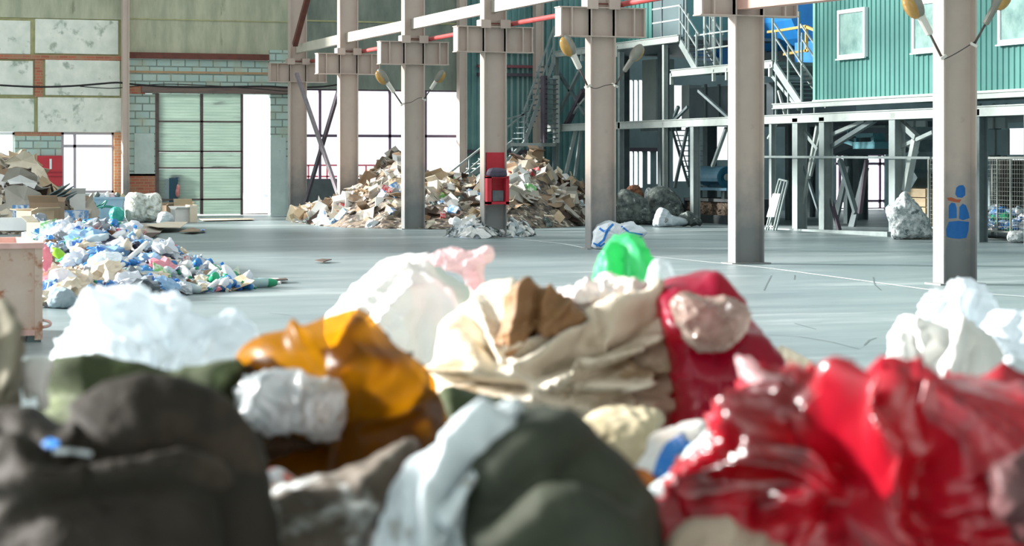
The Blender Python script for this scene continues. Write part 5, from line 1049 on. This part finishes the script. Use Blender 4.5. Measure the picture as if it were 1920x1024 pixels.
def p_blob(sx, sy, sz, amp, fq, seed, sub=3, flat=.5):
    bm = bmesh.new(); bmesh.ops.create_icosphere(bm, subdivisions=sub, radius=1); V = np.array([v.co[:] for v in bm.verts]); Fc = [tuple(v.index for v in f.verts) for f in bm.faces]; bm.free()
    r_ = 1 + amp * ridge(V * fq + seed * 5.7) + amp * .5 * ridge(V * fq * 2.3 + seed); V = V * r_[:, None] * np.array([sx, sy, sz]); V[:, 2] = np.maximum(V[:, 2], -sz * flat); V[:, 2] -= V[:, 2].min(); return V, Fc
def p_mb(fn):
    m = MB(); fn(m); V = np.array([v[:] for v in m.v]); return V, m.f
def _open_box(m, w_=.4, d=.3, h=.26, t=.01):
    m.box((-w_ / 2, -d / 2, 0), (w_ / 2, d / 2, t)).box((-w_ / 2, -d / 2, t), (w_ / 2, -d / 2 + t, h)).box((-w_ / 2, d / 2 - t, t), (w_ / 2, d / 2, h)).box((-w_ / 2, -d / 2, t), (-w_ / 2 + t, d / 2, h)).box((w_ / 2 - t, -d / 2, t), (w_ / 2, d / 2, h))
    for s in (-1, 1): m.hexa([(-w_ / 2, s * d / 2, h), (w_ / 2, s * d / 2, h), (w_ / 2, s * (d / 2 + .12), h + .06), (-w_ / 2, s * (d / 2 + .12), h + .06), (-w_ / 2, s * d / 2, h + t), (w_ / 2, s * d / 2, h + t), (w_ / 2, s * (d / 2 + .12), h + .06 + t), (-w_ / 2, s * (d / 2 + .12), h + .06 + t)])
def lathe_x(m, prof, r_off=.0): m.lathe(prof, (-prof[-1][1] / 2, 0, max(r for r, _ in prof)), 12, (1, 0, 0))
BODY = [(.012, 0), (.036, .006), (.042, .03), (.042, .09), (.038, .105), (.042, .12), (.042, .19), (.03, .235), (.015, .262)]
protos = {}
def proto(key, VF, smooth=False):
    V, Fc = VF; me = bpy.data.meshes.new(key); me.from_pydata(np.asarray(V).tolist(), [], Fc)
    if smooth: me.shade_smooth()
    me.materials.append(m_kraft); protos[key] = me; return me
for i, a in enumerate(((.62, .5, .1, .3), (.75, .5, .5, .0), (.5, .42, .9, .1), (.85, .6, .15, -.5), (.55, .7, .3, .5), (.42, .38, .0, .8))): proto('sheet%d' % i, p_sheet(*a, seed=i))
proto('box0', p_mb(lambda m: _open_box(m))); proto('box1', p_mb(lambda m: _open_box(m, .55, .35, .3))); proto('box2', p_mb(lambda m: _open_box(m, .32, .26, .4)))
proto('carton0', p_mb(lambda m: m.box((-.2, -.13, 0), (.2, .13, .16)))); proto('carton1', p_mb(lambda m: m.box((-.15, -.1, 0), (.15, .1, .24))))
for i in range(4): proto('paper%d' % i, p_blob(.13, .12, .08, .75, 2.1, i, 2))
for i in range(5): proto('bag%d' % i, p_blob(.24, .2, .14, .4, 1.5, i + 9, 3))
proto('bottle', p_mb(lambda m: lathe_x(m, BODY)), True); proto('cap', p_mb(lambda m: m.lathe([(.012, .262), (.018, .263), (.018, .285), (.012, .286)], (-.131, 0, .042), 10, (1, 0, 0))))
proto('jug', p_mb(lambda m: m.lathe([(.04, 0), (.09, .01), (.1, .04), (.1, .22), (.06, .29), (.03, .31), (.03, .34)], (0, 0, 0), 14)), True)
proto('tub', p_mb(lambda m: m.lathe([(.05, 0), (.06, .004), (.085, .16), (.09, .16), (.09, .172), (.08, .172), (.055, .012)], (0, 0, 0), 14)))
proto('film0', p_blob(.34, .26, .15, .45, 1.8, 31, 3)); proto('film1', p_blob(.28, .3, .2, .45, 1.9, 32, 3))
made = {}
def place(key, mat, pos, nrm, name, label, cat, group, sc_=1.0, tilt=.35, sink=.02, kids=()):
    base = made.get((key, name))
    if base is None:
        o = bpy.data.objects.new(name, protos[key]); made[(key, name)] = o
        for ck, cn, cm in kids:
            c = bpy.data.objects.new(cn, protos[ck]); C.objects.link(c); c.parent = o; c.material_slots[0].link = 'OBJECT'; c.material_slots[0].material = cm
    else:
        o = base.copy()
        for k_, ch in enumerate(base.children):
            c = ch.copy(); C.objects.link(c); c.parent = o; c.material_slots[0].material = kids[k_][2] if k_ < len(kids) else ch.material_slots[0].material
    C.objects.link(o)
    o.material_slots[0].link = 'OBJECT'; o.material_slots[0].material = mat
    n = (Vector(nrm) + Vector((rnd.uniform(-tilt, tilt), rnd.uniform(-tilt, tilt), rnd.uniform(-tilt, tilt) * .3))).normalized()
    q = n.to_track_quat('Z', 'Y') @ Quaternion((0, 0, 1), rnd.uniform(0, 6.28)); o.rotation_euler = q.to_euler(); o.scale = (sc_,) * 3
    p_ = Vector(pos) - n * sink
    me = protos[key]; R = q.to_matrix(); zl = min((R @ v.co).z for v in me.vertices) * sc_
    p_.z = max(p_.z, .004 - zl) if p_.z + zl < .004 else p_.z
    o.location = p_; return tag(o, label, cat, group, 'thing')

# ---- the big cardboard heap behind the columns
m_heap = M('packed brown waste', (136, 122, 106), (66, 60, 56), scale=5, rough=.95, c3=(206, 198, 184), s3=6, t3=.56, bump=.8, bscale=9, sharp=.08)
H1 = Mound([(545, 414, 416, .6), (575, 400, 420, 2.2), (605, 388, 424, 3.2), (650, 362, 427, 4.2), (690, 332, 428, 5.2), (722, 305, 429, 5.8), (750, 296, 429, 6), (775, 304, 430, 6), (800, 330, 430, 5.6), (850, 337, 430, 5.4), (890, 340, 430, 5.4), (930, 336, 430, 5.4), (960, 316, 430, 5.6), (985, 298, 429, 5.8), (1012, 300, 428, 5.8), (1035, 326, 427, 5), (1060, 340, 426, 4.6), (1090, 352, 424, 4), (1125, 392, 421, 2)], back=.9, seed=3, amp=.12)
H1.mesh('cardboard_heap', 'dense brown waste filling the cardboard heap behind the columns', m_heap)
KR = [(m_kraft, 'tan'), (m_kraftd, 'brown'), (m_kraftg, 'grey'), (m_kraftp, 'pale'), (m_cdark, 'dark')]
def zone(px):
    return ('at its left end' if px < 655 else 'left of the small-lamp column' if px < 775 else 'between small-lamp and fire-board columns' if px < 905 else 'right of the fire-board column' if px < 1000 else 'beside the striped-sack column')
def tier(t): return 'foot' if t < .33 else 'slope' if t < .75 else 'crest'
def hx():
    while True:
        px = rnd.uniform(556, 1100)
        if 757 < px < 792 or 905 < px < 945: continue
        return px
for i in range(270):
    px = hx(); t = rnd.random() ** .85 * 1.1 + .02; p_, n = H1.frame(px, t); c, cn = rnd.choices(KR + [(m_cwhite, 'white')], (3, 4, 6, 2.5, 5, 2))[0]
    place('sheet%d' % rnd.randrange(6), c, p_, n, 'cardboard_sheet', '%s cardboard sheet on the big heap\'s %s %s' % (cn, tier(t), zone(px)), 'cardboard', 'cardboard sheets on the big heap', rnd.uniform(.38, .85), .7, .05)
for i in range(64):
    px = hx(); t = rnd.random() ** .9 * 1.05 + .03; p_, n = H1.frame(px, t); c, cn = rnd.choices(KR[:4] + [(m_cwhite, 'white')], (3, 3, 2, 3, 2))[0]
    place('box%d' % rnd.randrange(3), c, p_, n, 'cardboard_box', '%s open cardboard box on the big heap\'s %s %s' % (cn, tier(t), zone(px)), 'box', 'boxes on the big heap', rnd.uniform(.5, .95), .9, .08)
PR = [(m_cwhite, 'white'), (m_cred, 'red printed'), (m_cblue, 'blue printed'), (m_cgreen, 'green printed')]
for i in range(60):
    px = hx(); t = rnd.random() * .85 + .03; p_, n = H1.frame(px, t); c, cn = rnd.choices(PR, (5, 2, 3, 1))[0]
    place('carton%d' % rnd.randrange(2), c, p_, n, 'carton', '%s carton on the big heap\'s %s %s' % (cn, tier(t), zone(px)), 'carton', 'cartons on the big heap', rnd.uniform(.5, .95), .8, .06)
for i in range(40):
    px = hx(); t = rnd.random() * .8; p_, n = H1.frame(px, t); c, cn = rnd.choice([(m_cwhite, 'white'), (m_kraftp, 'buff'), (m_bluewhite, 'bluish'), (m_sackslate, 'grey')])
    place('paper%d' % rnd.randrange(4), c, p_, n, 'crumpled_paper', 'crumpled %s paper on the big heap\'s %s %s' % (cn, tier(t), zone(px)), 'paper', 'crumpled papers on the big heap', rnd.uniform(.6, 1.2), .5, .03)
# ---- torn white paper round the fire board column
H2 = Mound([(838, 440, 444, .25), (860, 426, 446, .5), (882, 412, 448, .9), (902, 418, 448, .8), (925, 436, 446, .3), (945, 434, 446, .35), (957, 416, 446, .7), (970, 420, 445, .7), (990, 436, 444, .4), (1003, 441, 443, .15)], back=1, seed=5, amp=.04)
H2.mesh('torn_paper', 'torn white paper heaped round the foot of the fire board column', M('white grey torn paper', (206, 214, 222), (150, 162, 176), scale=12, rough=.8), 60, 20)
for i in range(120):
    px = rnd.uniform(842, 1002); t = rnd.random() * 1.1; p_, n = H2.frame(px, t); c, cn = rnd.choices([(m_cwhite, 'white'), (m_bluewhite, 'bluish'), (m_sackslate, 'grey')], (5, 4, 2))[0]
    place('paper%d' % rnd.randrange(4) if i % 2 else 'sheet%d' % rnd.randrange(6), c, p_, n, 'crumpled_paper', 'crumpled %s paper at the foot of the fire board column on its %s side' % (cn, 'left' if px < 925 else 'right'), 'paper', 'crumpled papers round the fire board column', rnd.uniform(.5, 1.0) * (1 if i % 2 else .42), .8, .02)
# ---- left cardboard heap before the panelled wall
H3 = Mound([(-70, 300, 440, 5.5), (0, 298, 440, 5.5), (40, 292, 440, 5.5), (66, 308, 439, 5), (84, 345, 438, 4), (110, 362, 436, 3), (140, 372, 432, 2.4), (165, 388, 428, 1.6), (180, 412, 424, .8)], back=.7, seed=8, amp=.10)
H3.mesh('cardboard_heap', 'packed waste under the cardboard heap at the left edge', m_heap, 70, 30)
def z3(px): return 'at the picture edge' if px < 40 else 'beside the red fire board' if px < 95 else 'before the left window'
for i in range(95):
    px = rnd.uniform(-20, 172); t = rnd.random() * 1.02 + .05; p_, n = H3.frame(px, t); c, cn = rnd.choices(KR + [(m_cwhite, 'white')], (4, 3, 4, 3, 2, 2))[0]
    place('sheet%d' % rnd.randrange(6), c, p_, n, 'cardboard_sheet', '%s cardboard sheet on the left heap\'s %s %s' % (cn, tier(t), z3(px)), 'cardboard', 'cardboard sheets on the left heap', rnd.uniform(.5, 1.15), .6, .06)
def big_sheet(label, pts, mat, d, dep=.5, name='cardboard_sheet'):
    """a large stiff sheet; pts outline it, the last value of each is metres nearer or farther than d"""
    q = [P(a, b, d + e) for a, b, e in pts]; n = len(q); c = sum(q, Vector()) / n - FW * .06; bk = FW * .015
    m = MB(); m.add(q + [c] + [v + bk for v in q] + [c + bk], [(i, (i + 1) % n, n) for i in range(n)] + [((i + 1) % n + n + 1, i + n + 1, 2 * n + 1) for i in range(n)] + [(i + n + 1, (i + 1) % n + n + 1, (i + 1) % n, i) for i in range(n)])
    return tag(m.build(name, mat), label, 'cardboard', 'large sheets on the left heap')
DL = 48.0
big_sheet('big round-edged grey brown cardboard sheet bulging low on the left heap', [(8, 352, .2), (26, 346, 0), (52, 350, -.1), (76, 362, 0), (84, 376, .1), (76, 392, 0), (56, 402, -.3), (26, 402, -.3), (12, 390, 0)], m_kraftg, DL - 1)
big_sheet('wide tan cardboard sheet peaking at the top of the left heap', [(8, 306, .3), (28, 292, 0), (46, 282, 0), (62, 292, .2), (70, 308, .3), (52, 316, 0), (30, 312, 0)], m_kraftp, DL)
big_sheet('folded grey cardboard sheet under the tan peak of the left heap', [(2, 340, .2), (16, 316, 0), (38, 314, -.1), (70, 330, .1), (70, 340, .2), (44, 334, 0), (22, 344, 0)], m_kraftg, DL - .6)
big_sheet('whitish cardboard strip across the middle of the left heap', [(14, 338, .1), (38, 328, 0), (70, 343, .2), (64, 354, .1), (42, 344, 0), (18, 346, 0)], m_cwhite, DL - 1.1)
for k, (a, b) in enumerate((((82, 384), (126, 360)), ((84, 380), (128, 366)), ((86, 388), (130, 371)), ((80, 376), (118, 356)), ((84, 392), (124, 376)))):
    tag(MB().bar(P(*a, DL - 1.4 + .05 * k), P(*b, DL - .6 + .05 * k), .5, .02, side=FW).build('thin_board', m_gald), 'thin dark grey board, one of a fanned bundle on the left heap before the window', 'board', 'fanned dark boards')
carton('tan open cardboard box behind the rusty container', 66, 426, .5, .45, .3, .5, m_kraft, d=38.5); carton('brown cardboard box standing on the plastic heap behind the container', 88, 412, .55, .4, .32, -.4, m_kraftd, d=39.5)
carton('long white-fronted carton lying above the container rim', 28, 432, .9, .4, .22, -TH + .1, m_cwhite, d=37, flaps=False); carton('small tan box lying above the corner of the container', 76, 442, .36, .3, .22, .9, m_kraftp, d=34.5)
carton('blue-sided carton at the left edge of the plastic heap', 48, 418, .4, .3, .34, .7, m_cblue, d=40.5, flaps=False); carton('light blue printed crate behind the plastic heap', 125, 424, .75, .5, .3, -TH, m_cblue, d=41, flaps=False); carton('white upright carton beside the pale blue bin', 144, 405, .36, .35, .52, -TH + .3, m_cwhite, d=50)
# ---- plastic heap
m_pl = M('mixed plastic waste', (186, 196, 204), (84, 98, 116), scale=8, rough=.5, c3=(232, 236, 238), s3=9, t3=.55, bump=.8, bscale=14, sharp=.08)
H4 = Mound([(40, 436, 560, 12), (80, 428, 576, 12), (120, 420, 578, 11), (165, 414, 576, 10), (205, 418, 572, 9), (245, 432, 566, 7.5), (290, 456, 560, 5.8), (330, 476, 556, 4.6), (370, 494, 551, 3.2), (410, 512, 548, 2.0), (450, 526, 545, .8), (470, 536, 542, .3)], back=.35, seed=12, amp=.09)
H4.mesh('plastic_heap', 'dense mixed plastic waste filling the heap behind the rusty container', m_pl, 110, 50)
def c_(n, a, b, **k): return M(n, a, b, scale=6, rough=.35, **k)
PB = [(c_('white film', (240, 242, 246), (214, 222, 230), trans=.25), 'white', 8), (c_('pale blue film', (170, 204, 232), (130, 176, 216), trans=.25), 'pale blue', 6), (c_('pink film', (240, 170, 178), (226, 130, 150), trans=.25), 'pink', 1.5), (c_('cream film', (230, 218, 196), (204, 186, 160)), 'cream', 3), (c_('lime film', (160, 214, 60), (120, 186, 40)), 'lime green', .7), (c_('grey film', (150, 158, 164), (112, 120, 130)), 'grey', 3), (c_('dark film', (62, 66, 84), (44, 48, 60)), 'dark', 5), (c_('green film', (40, 176, 110), (60, 196, 140)), 'green', 1), (c_('brown film', (132, 98, 76), (104, 78, 62)), 'brown', 2), (c_('blue film', (60, 124, 206), (40, 96, 180)), 'blue', 3)]
BT = [(c_('clear bottle', (206, 224, 230), (186, 208, 218), clear=.3), 'clear', 4), (c_('blue bottle', (56, 140, 208), (40, 118, 190), clear=.2), 'blue', 4), (c_('green bottle', (40, 170, 120), (30, 146, 104), clear=.2), 'green', 2), (c_('brown bottle', (120, 70, 36), (96, 56, 30), clear=.1), 'brown', 1), (c_('white bottle', (238, 238, 240), (220, 222, 226)), 'white', 3)]
def z4(px, t):
    a = 'beside the container' if px < 135 else 'in its middle' if px < 300 else 'along its tapering right end'
    return ('low' if t < .3 else 'midway' if t < .7 else 'high') + ' on the plastic heap ' + a
def pick(L_): return rnd.choices(L_, [x[2] for x in L_])[0]
def h4():
    px = 78 + 390 * rnd.random() ** 1.15; return px, rnd.random() ** 1.1 * 1.02
for i in range(270):
    px, t = h4(); p_, n = H4.frame(px, t); c, cn, _ = pick(PB); big = rnd.random() < .3 and px < 330; s_ = (.55 if px > 380 else 1)
    if big and cn in ('white', 'pale blue', 'cream', 'grey', 'pink'): place('film%d' % rnd.randrange(2), c, p_, n, 'plastic_film', 'large %s film wad %s' % (cn, z4(px, t)), 'film', 'film wads on the plastic heap', rnd.uniform(.45, .85), .5, .05)
    else: place('bag%d' % rnd.randrange(5), c, p_, n, 'plastic_bag', 'crumpled %s plastic bag %s' % (cn, z4(px, t)), 'bag', 'plastic bags on the plastic heap', rnd.uniform(.25, .6) * s_, .6, .03)
for i in range(230):
    px, t = h4(); p_, n = H4.frame(px, t); c, cn, _ = pick(BT)
    place('bottle', c, p_, n, 'plastic_bottle', '%s plastic bottle %s' % (cn, z4(px, t)), 'bottle', 'bottles on the plastic heap', rnd.uniform(.75, 1.35), .8, .01, kids=(('cap', 'bottle_cap', rnd.choice((m_blueband, m_cwhite, BT[2][0]))),))
for i in range(34):
    px, t = h4(); p_, n = H4.frame(px, t); c, cn, _ = pick(PB[:6] + PB[7:])
    place(rnd.choice(('tub', 'jug')), c, p_, n, 'plastic_tub', '%s plastic container %s' % (cn, z4(px, t)), 'container', 'tubs on the plastic heap', rnd.uniform(.5, .85), 1.0, .02)
for i in range(40):
    px, t = h4(); p_, n = H4.frame(px, t); c, cn = rnd.choice(PR + KR[:2])
    place('sheet%d' % rnd.randrange(6), c, p_, n, 'card_scrap', '%s card scrap %s' % (cn, z4(px, t)), 'card', 'card scraps on the plastic heap', rnd.uniform(.35, .6), .6, .02)
for k, (ol, yb_, dz_, lab, mt) in enumerate((
    ([(138, 444), (136, 424), (150, 414), (176, 412), (196, 420), (204, 436), (196, 448), (164, 450)], 500, 1.0, 'large cloudy white film bag on the crest of the plastic heap', m_film),
    ([(202, 466), (200, 444), (214, 432), (234, 430), (248, 444), (252, 462), (232, 472)], 520, 1.0, 'pale violet white film bag at the upper right of the plastic heap', m_film),
    ([(128, 462), (132, 446), (146, 440), (164, 448), (172, 458), (156, 464)], 520, 1.2, 'lime green bag high on the plastic heap beside the cloudy film bag', PB[4][0]),
    ([(162, 520), (166, 492), (182, 476), (208, 472), (226, 480), (222, 500), (204, 518), (184, 528)], 556, .7, 'large bluish white film wad in the middle of the plastic heap', m_film),
    ([(76, 474), (82, 446), (104, 440), (126, 448), (130, 464), (112, 476), (92, 480)], 520, 1.5, 'white pinkish bag at the top corner of the container', m_pink),
    ([(268, 535), (280, 522), (292, 514), (304, 526), (306, 538), (288, 542)], 552, .1, 'white folded film corner at the front of the plastic heap', m_ragwhite),
    ([(206, 524), (206, 506), (214, 500), (222, 512), (230, 530), (222, 538), (212, 536)], 556, .3, 'emerald green bag strip near the foot of the long white tube', m_green))):
    fbag('plastic_bag', lab, 'bag', ol, yb_, mt, 90 + k, dz=dz_, T=.22, group='bags standing out on the plastic heap', wr=(.03, .016, .008), fq=(4, 9, 20))
tag(MB().tube([P(217, 508, 26.6), P(275, 456, 29.0)], .035, 8).build('white_tube', m_cwhite, smooth=True), 'long white tube slanting up across the plastic heap', 'tube')
tag(MB().tube([P(96, 470, 30), P(158, 464, 30.5)], .03, 8).build('white_tube', m_cwhite, smooth=True), 'short white tube lying high on the plastic heap near the container', 'tube')
fbag('plastic_bag', 'rounded bluish white bag tied off at the front of the plastic heap', 'bag', [(92, 576), (90, 556), (100, 544), (116, 540), (132, 542), (142, 554), (146, 574), (120, 579)], 580, M('bluish grey film bag', (176, 196, 204), (140, 160, 170), scale=5, rough=.35, trans=.2), 80, T=.14, wr=(.02, .012, .006))
fbag('plastic_bag', 'round white bag with a pinched end on the heap above the bluish bag', 'bag', [(94, 528), (94, 510), (106, 502), (124, 504), (136, 514), (146, 528), (130, 536), (108, 536)], 562, m_ragwhite, 81, T=.14, wr=(.02, .012, .006))
fbag('plastic_bag', 'pink plastic bag hanging beside the container corner', 'bag', [(74, 500), (72, 470), (82, 456), (94, 470), (97, 495), (88, 510)], 570, PB[2][0], 82, T=.10, dz=.6, wr=(.03, .015, .008))
b = P(492, 531, F * CH / (541 - HY)); o = place('bottle', BT[0][0], PF(478, 540), (0, 0, 1), 'plastic_bottle', 'clear bottle lying alone past the tip of the plastic heap', 'bottle', 'bottles off the heap', 1.5, .05, 0, kids=(('cap', 'bottle_cap', m_blueband),))
o = place('bottle', BT[2][0], PF(497, 539), (0, 0, 1), 'plastic_bottle', 'green-tinted bottle lying farthest right past the tip of the plastic heap', 'bottle', 'bottles off the heap', 1.4, .05, 0, kids=(('cap', 'bottle_cap', m_cwhite),))
for k, (px, py) in enumerate(((410, 520), (450, 530), (520, 530), (505, 528))): fsheet(['dark strip lying on the upper edge of the plastic heap tip', 'grey strip beside the plastic heap tip', 'dark strip beyond the clear bottle', 'pale strip behind the clear bottle'][k], [(px - 18, py), (px + 16, py - 2), (px + 20, py + 1), (px - 14, py + 3)], (m_cdark, m_kraftg, m_cdark, m_cwhite)[k], name='plastic_strip', group='strips at the heap tip', lift=.02, seed=30 + k)
# ---- bottles in the cage
H5z = zs_
for i in range(170):
    y = rnd.uniform(PX(1900, 0, XG).y, PX(1765, 0, XG).y); c, cn, _ = pick(BT + [(m_cwhite, 'white', 2), (PB[1][0], 'pale blue', 3)]); lay = i % 4
    place('bottle' if i % 3 else 'paper%d' % (i % 4), c, Vector((XG + .12 + .22 * rnd.random(), y, H5z + .02 + .11 * lay)), (0, 0, 1), 'plastic_bottle' if i % 3 else 'plastic_wad', ('%s plastic bottle in the %s of the mesh cage fill' if i % 3 else '%s plastic wad in the %s of the mesh cage fill') % (cn, ('bottom layer', 'lower middle', 'upper middle', 'top layer')[lay]), 'bottle' if i % 3 else 'plastic', 'fill of the mesh cage', rnd.uniform(.8, 1.2), .5, 0, kids=(('cap', 'bottle_cap', m_blueband),) if i % 3 else ())
